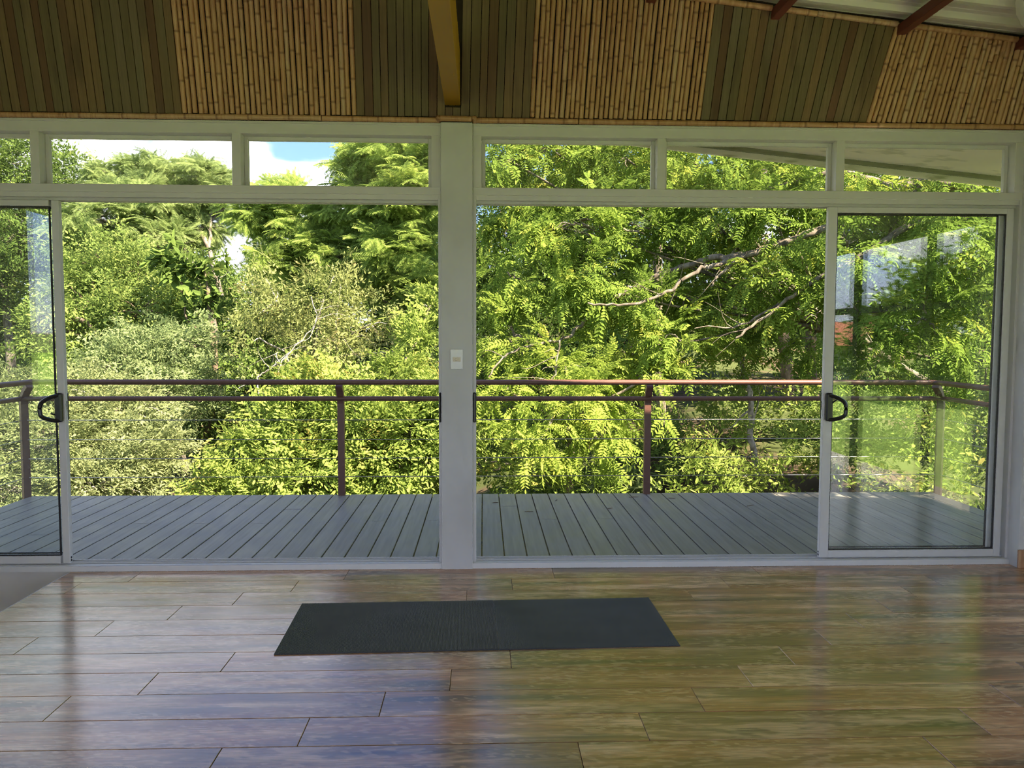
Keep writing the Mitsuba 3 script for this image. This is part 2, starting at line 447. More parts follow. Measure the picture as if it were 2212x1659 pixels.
t1 = bay(1, -3.76, -0.247, (-2.568, -1.438), ((1, -0.247), (-1, -3.76)), 'white aluminium frame of the left sliding doors and their upper windows')
t2 = bay(2, -0.063, 3.207, (1.013, 2.074), ((1, 3.207), (-1, -0.063)), 'white aluminium frame of the right sliding doors and their upper windows')
for t, x0, x1 in ((t1, -0.262, -0.2475), (t2, -0.0625, -0.042)):
    k = put('strike_plate', MB().box(x0, x1, -0.012, 0.012, 0.871, 1.048, 0.006).mesh(), 'black_plastic', parent=t)
    tag(k, 'black door strike plate on the jamb')

# transom windows: pane with beads
WN = ((-3.708, -2.568, 'small pane above the open left door panel, leaves and a bit of sky behind'),
      (-2.518, -1.438, 'long upper window pane left of centre with a flat tree crown and clouds behind'),
      (-1.388, -0.301, 'upper window pane left of the column with blue sky behind'),
      (-0.011, 1.013, 'upper window pane right of the column, filled with bright green leaves'),
      (1.063, 2.074, 'middle upper window pane of the right bay, crossed by the sloping eave'),
      (2.124, 3.153, 'rightmost upper window pane, mostly showing the cream eave'))
for i, (a, b, l) in enumerate(WN):
    w = f'window_{i + 1}'
    tag(w, l, 'window', kind='structure')
    y0, y1, e = 0.066, 0.095, 0.022
    m = MB().box(a, a + e, y0, y1, 2.24, 2.531, 0.002).box(b - e, b, y0, y1, 2.24, 2.531, 0.002)
    m.box(a + e, b - e, y0, y1, 2.24, 2.24 + 0.012, 0.002).box(a + e, b - e, y0, y1, 2.531 - e, 2.531, 0.002)
    put('bead', m.mesh(), 'aluminium', parent=w)
    v = np.array([(a + e, 0.08, 2.25), (b - e, 0.08, 2.25), (b - e, 0.08, 2.512), (a + e, 0.08, 2.512)])
    put('pane', (v, [[0, 1, 2], [0, 2, 3]]), 'glass_transom', parent=w)


def dhandle(s, x, y):
    """D-shaped pull: plate on the stile and a grip that swings out over the pane; s = -1 opens to the left, +1 to the right"""
    m = MB().box(x - 0.021, x + 0.021, y - 0.030, y, 0.876, 1.044, 0.008)
    px = lambda a, z, o: (x + s * a, y - 0.022 - o, z)
    pts = catmull([px(-0.002, 1.030, 0), px(0.03, 1.022, 0.012), px(0.066, 1.003, 0.022), px(0.083, 0.985, 0.026), px(0.089, 0.962, 0.027), px(0.087, 0.925, 0.027),
                   px(0.078, 0.908, 0.026), px(0.055, 0.896, 0.02), px(0.02, 0.886, 0.01), px(-0.002, 0.885, 0)], 4)
    m.tube(pts, 0.0118, 8)
    return m


def door(n, x0, x1, y, handle=None, label='', second=False):
    d = f'door_{n}'
    tag(d, label, 'sliding door', kind='structure')
    y1 = y + 0.030
    z0, z1 = ZS + 0.002, 2.150
    sw = 0.056
    put('stile', MB().box(x0, x0 + sw, y, y1, z0, z1, 0.003).mesh(), 'aluminium', parent=d)
    put('stile', MB().box(x1 - sw + 0.014, x1, y, y1, z0, z1, 0.003).mesh(), 'aluminium', parent=d)
    a, b = x0 + sw, x1 - sw + 0.014
    if handle == -1:
        a, b = x0 + sw - 0.014, x1 - sw
    put('top_rail', MB().box(a, b, y + 0.001, y1, 2.116, z1, 0.002).mesh(), 'aluminium', parent=d)
    put('bottom_rail', MB().box(a, b, y + 0.001, y1, z0, 0.082, 0.002).mesh(), 'aluminium', parent=d)
    g = 0.0065
    m = MB().box(a, a + g, y + 0.009, y + 0.022, 0.082, 2.116, 0.001).box(b - g, b, y + 0.009, y + 0.022, 0.082, 2.116, 0.001)
    m.box(a, b, y + 0.009, y + 0.022, 0.082, 0.082 + g, 0.001).box(a, b, y + 0.009, y + 0.022, 2.116 - g, 2.116, 0.001)
    put('gasket', m.mesh(), 'gasket', parent=d)
    v = np.array([(a + g, y + 0.016, 0.088), (b - g, y + 0.016, 0.088), (b - g, y + 0.016, 2.11), (a + g, y + 0.016, 2.11)])
    put('pane', (v, [[0, 1, 2], [0, 2, 3]]), 'glass', parent=d)
    if handle:
        x = x1 - 0.028 if handle < 0 else x0 + 0.028
        k = put('handle', dhandle(handle, x, y).mesh(), 'black_plastic', smooth=35, parent=d)
        tag(k, 'black D-shaped pull handle')
        zz = 0.918 if handle < 0 else 0.985
        m = MB().tube([(x + handle * 0.018, y - 0.02, zz), (x + handle * 0.028, y - 0.026, zz + (0.004 if handle < 0 else 0.010)), (x + handle * 0.040, y - 0.030, zz + (0.008 if handle < 0 else 0.018))], [0.006, 0.005, 0.0035], 6)
        put('lever', m.mesh(), 'black_plastic', parent=k)
        xe = x1 if handle < 0 else x0
        m = MB().box(min(xe, xe - handle * 0.003), max(xe, xe - handle * 0.003), y + 0.006, y + 0.020, 0.885, 1.04, 0.001)
        k2 = put('lock_plate', m.mesh(), 'aluminium_edge', parent=d)
        m = MB().box(min(xe - handle * 0.002, xe - handle * 0.0036), max(xe - handle * 0.002, xe - handle * 0.0036), y + 0.010, y + 0.016, 0.94, 0.995, 0.0005)
        put('keyhole', m.mesh(), 'gasket', parent=k2)
        put('outer_handle', MB().box(x - 0.021 - handle * 0.006, x + 0.021 - handle * 0.006, y1, y1 + 0.022, 0.880, 1.042, 0.007).mesh(), 'black_plastic', parent=d)
        m = MB().box(min(xe, xe - handle * 0.002), max(xe, xe - handle * 0.002), y + 0.008, y + 0.02, 0.048, 0.060, 0.0005).box(min(xe, xe - handle * 0.002), max(xe, xe - handle * 0.002), y + 0.008, y + 0.02, 0.066, 0.076, 0.0005)
        put('roller_slot', m.mesh(), 'gasket', parent=d)
    return d


door(1, -3.55, -2.430, 0.018, -1, 'left sliding glass door panel, pushed open, with a black handle')
door(2, 2.044, 3.172, 0.018, 1, 'right sliding glass door panel, pushed open, with a black handle')
door(3, -3.56, -2.452, 0.066, None, 'second glass panel stacked behind the left sliding door')
door(4, 2.064, 3.156, 0.066, None, 'second glass panel stacked behind the right sliding door')

# ------------------------------------------------------------------ light switch on the column
sw = 'light_switch'
tag(sw, 'white dimmer switch plate on the column', 'light switch')
put('plate', MB().box(-0.193, -0.120, -0.041, -0.032, 1.187, 1.303, 0.003).mesh(), 'white_plastic', parent=sw)
put('insert', MB().box(-0.179, -0.133, -0.043, -0.0405, 1.231, 1.257, 0.001).mesh(), 'ivory_plastic', parent=sw)
put('knob', MB().tube([(-0.157, -0.0425, 1.244), (-0.157, -0.0475, 1.244), (-0.157, -0.0495, 1.244)], [0.0085, 0.008, 0.005], 14).mesh(), 'ivory_plastic', smooth=40, parent=sw)
m = MB().add(*extrude_x([(-0.0435, 1.1885), (-0.0405, 1.1885), (-0.0405, 1.197), (-0.0425, 1.196)], -0.188, -0.125))
put('finger_lip', m.mesh(), 'white_plastic', parent=sw)

# ------------------------------------------------------------------ leaning slat and bamboo wall above the doors
TILT = math.radians(14)
ST, CT = math.sin(TILT), math.cos(TILT)
NW = np.array([0, -CT, -ST])
Z0W = 2.634


def zroof(x):
    return 3.105 + 0.095 * (3.076 - x)


def W(x, v, o=0.0):
    """point of the leaning wall: x along the wall, v up the slope, o out towards the room"""
    return np.array([x, -0.006 - v * ST, Z0W + v * CT]) + o * NW


def vtop(x):
    return (zroof(x) - 0.012 - Z0W) / CT


XB = [-4.0, -1.711, -0.726, 0.266, 1.262, 2.241, 3.05, 4.2]
SL = [-0.004, 0.004, 0.012, 0.036, 0.048, 0.172, 0.090, 0.08]


def shift(x):
    return float(np.interp(x, XB, SL))


wf = 'wall_front'
tag(wf, 'leaning wall above the doors, clad in bands of dark wood slats and bamboo canes', 'wall', kind='structure')
m = MB()
bk = [W(-4.1, -0.03, -0.016), W(4.35, -0.03, -0.016), W(4.35 , vtop(4.35) + 0.05, -0.016), W(-4.1, vtop(-4.1) + 0.05, -0.016)]
m.add(*plank(bk, NW, 0.004, 0.001))
m.box(-4.35, 4.35, 0.02, 0.12, 2.60, 3.05, 0.002)
v = np.array([(-4.35, 0.02, 3.0), (4.35, 0.02, 3.0), (4.35, 0.02, zroof(4.35)), (-4.35, 0.02, zroof(-4.35)), (-4.35, 0.12, 3.0), (4.35, 0.12, 3.0), (4.35, 0.12, zroof(4.35)), (-4.35, 0.12, zroof(-4.35))])
m.add(v, [[0, 1, 2], [0, 2, 3], [4, 6, 5], [4, 7, 6]])
scene[wf] = mikit.ply(m.mesh(), 'wall_backing')
BEAM = (-0.221, -0.132, 2.700, 2.99)


def slat(xa, xb):
    u = rng.random()
    o = rng.normal(0, 0.0011)
    sa, sb = shift(xa), shift(xb)
    v1 = vtop(xb) - 0.004
    if xb > BEAM[0] + 0.004 and xa < BEAM[1] - 0.004:
        v1 = (BEAM[2] - 0.012 - Z0W) / CT
    v0 = 0.002 + rng.random() * 0.003
    g = 0.0011 + 0.0006 * rng.random()
    q = [W(xa + g + sa * v0, v0, o), W(xb - g + sb * v0, v0, o), W(xb - g + sb * v1, v1, o), W(xa + g + sa * v1, v1, o)]
    mesh = plank(q, NW, 0.013, 0.0013)
    put('slat', mesh, 'slat_wood', uv=constuv(12, u), parent=wf)


def cane_mesh(p0, p1, r, nodes, u, sides=9, bend=0.0):
    """bamboo cane with thickened nodes"""
    p0, p1 = np.asarray(p0, float), np.asarray(p1, float)
    L = np.linalg.norm(p1 - p0)
    ts, rr, nd = [0.0], [r * 0.99], [0.0]
    for q in sorted(nodes):
        if q < 0.02 or q > L - 0.02:
            continue
        for d_, k_, mk in ((-0.018, 1.0, 0.0), (-0.005, 1.03, 0.5), (0.0, 1.10, 1.0), (0.004, 1.02, 0.8), (0.016, 0.98, 0.0)):
            ts.append((q + d_) / L); rr.append(r * k_); nd.append(mk)
    ts.append(1.0); rr.append(r * 0.97); nd.append(0.0)
    ts = np.array(ts)
    pts = p0 + (p1 - p0) * ts[:, None] + bend * np.sin(np.pi * ts)[:, None] * np.array([1.0, 0, 0])
    v, f = tube(pts, np.array(rr), sides)
    uv = np.column_stack([np.full(len(v), u), np.concatenate([np.repeat(nd, sides), [0.7, 0.7]])])
    return v, f, uv


def cane(xa, xb):
    u = rng.random()
    r = (xb - xa) / 2 * (0.86 + 0.08 * rng.random())
    xm = (xa + xb) / 2
    s = shift(xm)
    v1 = vtop(xm) - 0.006 * rng.random() - 0.012
    v0 = rng.random() * 0.006
    x0 = rng.normal(0, 0.0008)
    nodes, q = [], rng.random() * 0.2
    while q < v1:
        nodes.append(q)
        q += 0.13 + 0.14 * rng.random()
    cuts = [v0, v1]
    if xa > 2.2 and rng.random() < 0.5 or rng.random() < 0.03:
        cuts = [v0, v0 + (0.2 + 0.6 * rng.random()) * 0.62, v1]
    for a, b in zip(cuts[:-1], cuts[1:]):
        o = -0.004 + rng.normal(0, 0.0013)
        e = rng.normal(0, 0.0012)
        v, f, uv = cane_mesh(W(xm + s * a + x0, a + 0.0015, o), W(xm + s * b + e, b - 0.0015, o), r * (0.97 + 0.05 * rng.random()), [n_ - a for n_ in nodes], u + 0.13 * (a > v0), bend=rng.normal(0, 0.0012))
        put('bamboo_cane', (v, f), 'bamboo', smooth=True, uv=uv, parent=wf)


def band(x0, x1, n, fn):
    e = np.linspace(0, 1, n + 1)
    if n > 3:
        e[1:-1] += rng.normal(0, 0.05 / n, n - 1)
    for a, b in zip(e[:-1], e[1:]):
        fn(x0 + (x1 - x0) * a, x0 + (x1 - x0) * b)


band(-3.17, -1.711, 31, slat)
band(-1.711, -0.726, 33, cane)
band(-0.726, BEAM[0], 11, slat)
band(BEAM[0], BEAM[1], 2, slat)
band(BEAM[1], 0.266, 8, slat)
band(0.266, 1.262, 35, cane)
band(1.262, 2.241, 20, slat)
band(2.241, 3.55, 44, cane)

# bamboo poles along the bottom of the slat wall
tr = 'trim_3'
tag(tr, 'thin bamboo pole running along the foot of the slat wall', 'trim', kind='structure')


def pole(p0, p1, r, parent):
    L = np.linalg.norm(np.subtract(p1, p0))
    nodes, q = [], 0.05 + rng.random() * 0.15
    while q < L:
        nodes.append(q)
        q += 0.14 + 0.10 * rng.random()
    v, f, uv = cane_mesh(p0, p1, r, nodes, rng.random())
    return put('pole', (v, f), 'bamboo', smooth=True, uv=uv, parent=parent)


for a, b in ((-3.4, -2.35), (-2.345, -0.925), (-0.92, -0.262), (-0.046, 0.545), (0.55, 2.06), (2.065, 3.30)):
    pole((a, -0.016 - 0.001 * rng.random(), 2.6165), (b, -0.016, 2.6165 + rng.normal(0, 0.001)), 0.0155, tr)
pole((-0.2475, -0.049, 2.617), (-0.068, -0.049, 2.6155), 0.0165, tr)
for x in (-0.2565, -0.0525):
    k = pole((x, -0.064, 2.6165), (x, 0.0, 2.6165), 0.0155, tr)

# ------------------------------------------------------------------ roof
cl = 'ceiling'
tag(cl, 'cream corrugated metal roof sheets sloping down to the right', 'ceiling', kind='structure')
prof, y = [], -9.6
while y < 0.12:
    for dy, dz in ((0, 0), (0.045, 0.0), (0.048, 0.003), (0.053, 0.003), (0.056, 0), (0.095, 0), (0.098, 0.003), (0.103, 0.003), (0.106, 0), (0.140, 0), (0.154, 0.030), (0.180, 0.030)):
        prof.append((y + dy, dz))
    y += 0.195
prof = np.array(prof)
xs = np.array([-4.35, 0.0, 6.0])
v = np.vstack([np.column_stack([np.full(len(prof), x), prof[:, 0], zroof(x) + 0.008 - prof[:, 1]]) for x in xs])
n = len(prof)
i, j = np.meshgrid(np.arange(2), np.arange(n - 1), indexing='ij')
q = np.stack([i * n + j, (i + 1) * n + j, (i + 1) * n + j + 1, i * n + j + 1], -1).reshape(-1, 4)
scene[cl] = mikit.ply((v, q), 'roof_sheet', smooth=False)
m = MB()
v = [(x, y, zroof(x) + dz) for dz in (0.08, 0.14) for x, y in ((-4.35, -9.6), (6.0, -9.6), (6.0, 0.12), (-4.35, 0.12))]
m.add(v, [[0, 2, 1], [0, 3, 2], [4, 5, 6], [4, 6, 7], [0, 1, 5], [0, 5, 4], [1, 2, 6], [1, 6, 5], [2, 3, 7], [2, 7, 6], [3, 0, 4], [3, 4, 7]])
put('roof_skin', m.mesh(), 'roof_outer', parent=cl)
# eave in front of the doors: soffit, fascia, gutter end
YE = 0.9


def zsof(x):
    return 2.727 - 0.0985 * (x - 1.379)


sf = 'trim_4'
tag(sf, 'cream eave soffit and fascia sloping over the deck outside', 'eave', kind='structure')
m = MB()
q = [(4.32, 0.12, zsof(4.32)), (-4.35, 0.12, zsof(-4.35)), (-4.35, YE - 0.025, zsof(-4.35)), (4.32, YE - 0.025, zsof(4.32))]
m.add(*plank(q, np.array([0, 0, -1.0]), 0.015, 0.001))
put('soffit', m.mesh(), 'soffit_board', parent=sf)
for nm, bs, (ya, yb, za, zb) in (('fascia', 'fascia_board', (YE - 0.03, YE, -0.062, 0.15)), ('batten', 'weathered_batten', (YE - 0.062, YE - 0.0305, -0.026, -0.001))):
    m = MB()
    v = [(x, y, zsof(x) + dz) for x in (-4.35, 4.34) for y, dz in ((ya, za), (yb, za), (yb, zb), (ya, zb))]
    m.add(v, [[0, 1, 2], [0, 2, 3], [4, 6, 5], [4, 7, 6], [0, 4, 5], [0, 5, 1], [1, 5, 6], [1, 6, 2], [2, 6, 7], [2, 7, 3], [3, 7, 4], [3, 4, 0]])
    put(nm, m.mesh(), bs, parent=sf)
m = MB()
v = [(x, y, zsof(x) + 0.14 + dz) for dz in (0, 0.04) for x, y in ((-4.35, 0.0), (4.36, 0.0), (4.36, YE + 0.02), (-4.35, YE + 0.02))]
m.add(v, [[0, 2, 1], [0, 3, 2], [4, 5, 6], [4, 6, 7], [0, 1, 5], [0, 5, 4], [1, 2, 6], [1, 6, 5], [2, 3, 7], [2, 7, 6], [3, 0, 4], [3, 4, 7]])
put('roof_edge', m.mesh(), 'roof_outer', parent=sf)
m = MB().box(4.32, 4.34, 0.12, YE, zsof(4.33) - 0.05, zsof(4.33) + 0.15, 0.002)
put('side_fascia', m.mesh(), 'fascia_board', parent=sf)
g = 'gutter_pipe'
tag(g, 'white gutter downpipe with an elbow under the low end of the eave', 'downpipe')
zg = zsof(3.8)
m = MB().tube(catmull([(3.80, YE + 0.045, zg + 0.03), (3.80, YE + 0.045, zg - 0.06), (3.83, YE + 0.02, zg - 0.13), (3.92, YE - 0.12, zg - 0.20), (4.14, YE - 0.50, zg - 0.27), (4.24, YE - 0.66, zg - 0.36), (4.26, YE - 0.70, zg - 0.6), (4.26, YE - 0.70, -1.5)], 5), 0.038, 12)
put('downpipe', m.mesh(), 'white_plastic', smooth=40, parent=g)
m = MB().tube([(3.80, YE + 0.045, zg - 0.045), (3.80, YE + 0.045, zg - 0.005)], 0.050, 14)
put('collar', m.mesh(), 'white_plastic', smooth=40, parent=g)
m = MB().add(*extrude_x([(YE + 0.002, 0.02), (YE + 0.012, 0.0), (YE + 0.075, 0.0), (YE + 0.09, 0.075), (YE + 0.082, 0.075), (YE + 0.070, 0.008), (YE + 0.018, 0.008), (YE + 0.008, 0.03)], 0, 1))
vv, ff = m.mesh()
xx = vv[:, 0] * 8.7 - 4.35
vv[:, 2] += zsof(xx) + 0.04
vv[:, 0] = xx
put('gutter', (vv, ff), 'white_plastic', parent=sf)

# purlins under the roof sheets, rising bamboo trim along the roof line, main beam
for i, x in enumerate((0.928, 1.640, 2.368, 3.075)):
    zb = zroof(x) - 0.079
    lab = ('rust red steel purlin, only its tip showing above the second bamboo band', 'rust red steel purlin ending above the right wood slat band', 'rust red steel purlin ending where slats meet the right bamboo band', 'rust red steel purlin at the right edge under the corrugated roof')[i]
    k = key('purlin')
    yb = W(0, (zb - Z0W) / CT)[1] + 0.004
    m = MB().box(x - 0.026, x + 0.026, -9.4, yb, zb, zroof(x) - 0.026, 0.003)
    put('web', m.mesh(), 'red_paint', parent=k)
    m = MB().box(x - 0.026, x + 0.026, yb - 0.003, yb + 0.0, zb - 0.004, zb + 0.06, 0.001)
    put('end_plate', m.mesh(), 'red_paint', parent=k)
    tag(k, lab, 'purlin')
tr = 'trim_5'
tag(tr, 'bamboo pole following the sloping roof line above the slat wall', 'trim', kind='structure')
for a, b in ((0.96, 1.61), (1.67, 2.335), (2.40, 3.045), (3.10, 3.6)):
    for c, e in (((a, (a + b) / 2 + 0.1 * rng.normal()),) * 1):
        c2 = min(max(e, a + 0.2), b - 0.2)
        for s0, s1 in ((a, c2 - 0.002), (c2 + 0.002, b)):
            pole(W(s0, vtop(s0) - 0.014, 0.012), W(s1, vtop(s1) - 0.016, 0.012), 0.0165, tr)
bm = 'roof_beam'
tag(bm, 'ochre yellow roof beam running from the slat wall toward the viewer', 'beam')
yb = W(0, (BEAM[2] - Z0W) / CT)[1] + 0.01
put('flange', MB().box(BEAM[0], BEAM[1], -9.4, yb, BEAM[2], BEAM[2] + 0.012, 0.003).mesh(), 'yellow_paint', parent=bm)
put('web', MB().box(BEAM[0] + 0.0015, BEAM[1] - 0.0015, -9.4, yb - 0.003, BEAM[2] + 0.011, BEAM[3], 0.003).mesh(), 'yellow_paint', parent=bm)
put('rivet', MB().tube([(BEAM[1] - 0.02, -0.55, BEAM[2] - 0.002), (BEAM[1] - 0.02, -0.55, BEAM[2] + 0.004)], 0.005, 8).mesh(), 'yellow_paint', parent=bm)

# white paper lantern at the upper right corner
ln = 'pendant_lantern'
tag(ln, 'white round paper lantern cut off by the upper right corner', 'lantern')
import trimesh
s = trimesh.creation.icosphere(subdivisions=3, radius=0.2)
a = np.array(s.vertices)
rad = 1 + 0.012 * np.cos(a[:, 2] / 0.2 * 26)
a = a * rad[:, None] + np.array([2.935, -0.62, 3.085 + 0.03])
put('shade', (a, np.array(s.faces)), 'paper_shade', smooth=True, parent=ln)

# ------------------------------------------------------------------ deck
dk = 'deck'
tag(dk, 'grey composite balcony deck outside the doors', 'deck', kind='structure')
m = MB()
for y in (0.16, 0.7, 1.25, 1.8, 2.19):
    m.box(-3.92, 4.03, y, y + 0.045, -0.20, -0.042, 0.003)
m.box(-3.95, 4.06, 2.20, 2.236, -0.24, -0.045, 0.003)
scene[dk] = mikit.ply(m.mesh(), 'deck_frame')
BP, BX0 = 0.1445, -0.0099
butts = {1: 1.748, -3: 1.274, -6: 1.245, 3: 1.277, 6: 1.276, -18: 1.22, -15: 1.209, -14: 0.739, -12: 1.198, -9: 1.211, -11: 1.675, 12: 1.244, 13: 0.75, 15: 1.233, -22: 0.9, 19: 1.5, 22: 0.8, -25: 1.4}
for k in range(-27, 28):
    xa, xb = BX0 + BP * k + 0.0043, BX0 + BP * (k + 1) - 0.0043
    ends = [0.112, 2.242]
    if k in butts:
        ends.insert(1, butts[k])
    for a, b in zip(ends[:-1], ends[1:]):
        u = rng.random()
        z = -0.016 + rng.normal(0, 0.0005)
        put('board', plank([(xa, a + 0.0012, z), (xb, a + 0.0012, z), (xb, b - 0.0012, z), (xa, b - 0.0012, z)], (0, 0, 1), 0.024, 0.0018), 'deck_board', uv=constuv(12, u), parent=dk)
# small fallen twigs lying on the boards
for x, y, a, L, lab in ((0.10, 1.86, 0.1, 0.05, 'tiny dry twig on the far deck boards, closest to the column'),
                        (0.62, 1.95, 1.2, 0.06, 'tiny dry twig near the far deck edge, midway between column and right post'),
                        (1.02, 1.62, 0.6, 0.06, 'tiny dry twig in mid deck, left of the right railing post'),
                        (0.36, 1.52, -0.2, 0.07, 'dry twig on the middle deck boards just right of the column'),
                        (1.30, 2.06, 0.2, 0.09, 'longest dry twig, lying at the foot of the right railing post'),
                        (1.62, 2.0, -0.4, 0.06, 'tiny dry twig on the deck just right of the right railing post'),
                        (2.20, 1.7, 0.5, 0.08, 'dry twig on the deck beside the right glass panel')):
    k = key('fallen_twig')
    dx, dy = math.cos(a) * L / 2, math.sin(a) * L / 2
    m = MB().tube([(x - dx, y - dy, -0.0125), (x, y + 0.004, -0.0118), (x + dx, y + dy, -0.0125)], [0.0022, 0.003, 0.0018], 5)
    scene[k] = mikit.ply(m.mesh(), 'bark_brown')
    tag(k, lab, 'twig')

# ------------------------------------------------------------------ balcony railing
rl = 'balcony_railing'
tag(rl, 'brown painted steel balcony railing with two tubes and four wire cables', 'railing')
XL, XR, YP, YT = -3.93, 4.08, 2.205, 2.095
ZT, ZL = 0.981 - 0.0, 0.833
put('top_rail', MB().tube([(XL + 0.13, 0.25, ZT), (XL + 0.13, 2.04, ZT), (XL + 0.142, 2.082, ZT), (XL + 0.185, YT, ZT), (0, YT, ZT), (XR - 0.185, YT, ZT), (XR - 0.142, 2.082, ZT), (XR - 0.13, 2.04, ZT), (XR - 0.13, 0.25, ZT)], 0.0225, 14).mesh(), 'rail_paint', smooth=40, parent=rl)
yl = YP - 0.02
put('lower_rail', MB().tube([(XL, 0.25, ZL), (XL, yl - 0.03, ZL), (XL + 0.01, yl - 0.008, ZL), (XL + 0.03, yl, ZL), (0, yl, ZL), (XR - 0.03, yl, ZL), (XR - 0.01, yl - 0.008, ZL), (XR, yl - 0.03, ZL), (XR, 0.25, ZL)], 0.0205, 14).mesh(), 'rail_paint', smooth=40, parent=rl)


def post(x, y, ix, iy):
    """flat bar post that curves inward at the top; (ix, iy) points inward"""
    w = 0.0285
    d = np.array([ix, iy, 0.0]) / math.hypot(ix, iy)
    s = np.array([-d[1], d[0], 0.0])
    path = [(0, -0.2, 0), (0, 0.55, 0), (0, 0.79, 0), (0.012, 0.845, 0.15), (0.045, 0.905, 0.6), (0.09, 0.95, 0.85)]
    L = math.hypot(ix, iy)
    v = []
    for o, z, a in path:
        c = np.array([x, y, z]) + d * o * L / 0.11
        nrm = d * math.cos(a) + np.array([0, 0, -1.0]) * math.sin(a)
        for p_, q_ in ((-w, -0.022), (w, -0.022), (w, 0.022), (-w, 0.022)):
            v.append(c + s * p_ + nrm * q_)
    f = []
    for i in range(len(path) - 1):
        for j in range(4):
            a0, a1 = i * 4 + j, i * 4 + (j + 1) % 4
            f += [[a0, a1, a1 + 4], [a0, a1 + 4, a0 + 4]]
    e = (len(path) - 1) * 4
    f += [[0, 2, 1], [0, 3, 2], [e, e + 1, e + 2], [e, e + 2, e + 3]]
    put('post', (np.array(v), np.array(f)[:, ::-1]), 'rail_paint', parent=rl)


for x in (-1.236, 1.4445):
    post(x, YP + 0.012, 0, -0.11)
post(XL + 0.005, YP, 0.13, -0.11)
post(XR - 0.005, YP, -0.13, -0.11)
for z in (0.647, 0.477, 0.312, 0.150):
    put('cable', MB().tube([(XL, 0.25, z), (XL, YP - 0.004, z), (XL + 0.004, YP, z), (-1.236, YP, z - 0.001), (1.4445, YP, z - 0.001), (XR - 0.004, YP, z), (XR, YP - 0.004, z), (XR, 0.25, z)], 0.0036, 6).mesh(), 'steel_cable', smooth=40, parent=rl)
for x in (XL, XR):
    put('wall_post', MB().box(x - 0.02, x + 0.02, 0.2, 0.25, -0.05, 0.9, 0.003).mesh(), 'rail_paint', parent=rl)

# ------------------------------------------------------------------ yoga mat
ym = 'yoga_mat'
tag(ym, 'long black ribbed rubber yoga mat lying on the tile floor', 'yoga mat')
c0 = np.array([[-0.907, -1.260], [0.879, -1.217], [0.871, -0.582], [-0.933, -0.623]])


def matpt(s, t, z):
    p = (1 - s) * (1 - t) * c0[0] + s * (1 - t) * c0[1] + s * t * c0[2] + (1 - s) * t * c0[3]
    return (p[0], p[1], z)


def matpart(s0, s1, n, amp):
    S = np.linspace(s0, s1, 2 * n + 1)
    zt = np.where(np.arange(2 * n + 1) % 2 == 0, 0.0052, 0.0052 + amp)
    zt[0] = zt[-1] = 0.0046
    v, f = [], []
    for t_ in (0, 1):
        for s_, z_ in zip(S, zt):
            v.append(matpt(s_, t_, z_ + (0.0025 * max(0, (s_ - 0.985) / 0.015) if t_ == 1 else 0)))
    for t_ in (0, 1):
        for s_ in S:
            v.append(matpt(s_, t_, 0.0006))
    N = 2 * n + 1
    for i in range(N - 1):
        f += [[i, i + 1, N + i + 1], [i, N + i + 1, N + i]]
        f += [[2 * N + i, i + 1, i], [2 * N + i, 2 * N + i + 1, i + 1]]
        f += [[3 * N + i, N + i, N + i + 1], [3 * N + i, N + i + 1, 3 * N + i + 1]]
    for e, o in ((0, 0), (N - 1, 1)):
        a = [e, N + e, 3 * N + e, 2 * N + e]
        f += [[a[0], a[1], a[2]], [a[0], a[2], a[3]]] if o == 0 else [[a[2], a[1], a[0]], [a[3], a[2], a[0]]]
    return np.array(v), np.array(f)


put('ribbed_half', matpart(0.0, 0.546, 172, 0.0022), 'rubber', parent=ym)
put('smooth_half', matpart(0.547, 1.0, 150, 0.0012), 'rubber', parent=ym)

# ------------------------------------------------------------------ the rest of the room behind the viewer (seen only in reflections)
t = 'window_7'
tag(t, 'dark framed glazing along the right side of the room, seen mirrored in the glass', 'window', kind='structure')
m = MB()
for y in np.arange(-1.6, -9.1, -1.25):
    m.box(3.62, 3.70, y - 0.05, y + 0.05, 0.0, 2.24, 0.003)
put('mullion', m.mesh(), 'dark_frame', parent=t)
put('head', MB().box(3.62, 3.72, -9.0, -1.0, 2.22, 2.30, 0.003).mesh(), 'dark_frame', parent=t)
put('rail', MB().box(3.63, 3.69, -9.0, -1.0, 1.60, 1.66, 0.003).mesh(), 'dark_frame', parent=t)
put('guard_rail', MB().box(3.80, 3.84, -9.0, -1.0, 1.0, 1.05, 0.003).mesh(), 'dark_frame', parent=t)
put('upper_wall', MB().box(3.62, 3.72, -9.0, -1.0, 2.30, zroof(3.7), 0.003).mesh(), 'plaster', parent=t)
t = 'window_8'
tag(t, 'white framed glazing along the left side of the room, seen mirrored in the glass', 'window', kind='structure')
m = MB()
for y in np.arange(-2.4, -9.1, -1.6):
    m.box(-4.14, -4.02, y - 0.05, y + 0.05, -1.5, 2.6, 0.003)
put('mullion', m.mesh(), 'aluminium', parent=t)
put('head', MB().box(-4.14, -4.02, -9.0, -2.4, 2.5, 2.6, 0.003).mesh(), 'aluminium', parent=t)
put('spandrel', MB().box(-4.14, -4.02, -9.0, -2.4, -1.5, 0.8, 0.003).mesh(), 'plaster', parent=t)
put('upper_wall', MB().box(-4.14, -4.02, -9.0, -2.4, 2.6, zroof(-4.1), 0.003).mesh(), 'plaster', parent=t)
m = MB().box(-4.15, 3.72, -9.12, -9.0, 2.7, 3.9, 0.003).box(-4.15, -3.8, -9.12, -9.0, -1.5, 2.7, 0.003).box(3.4, 3.72, -9.12, -9.0, -0.2, 2.7, 0.003).box(-0.2, 0.0, -9.12, -9.0, -0.2, 2.7, 0.003)
scene['wall_back'] = mikit.ply(m.mesh(), 'plaster')
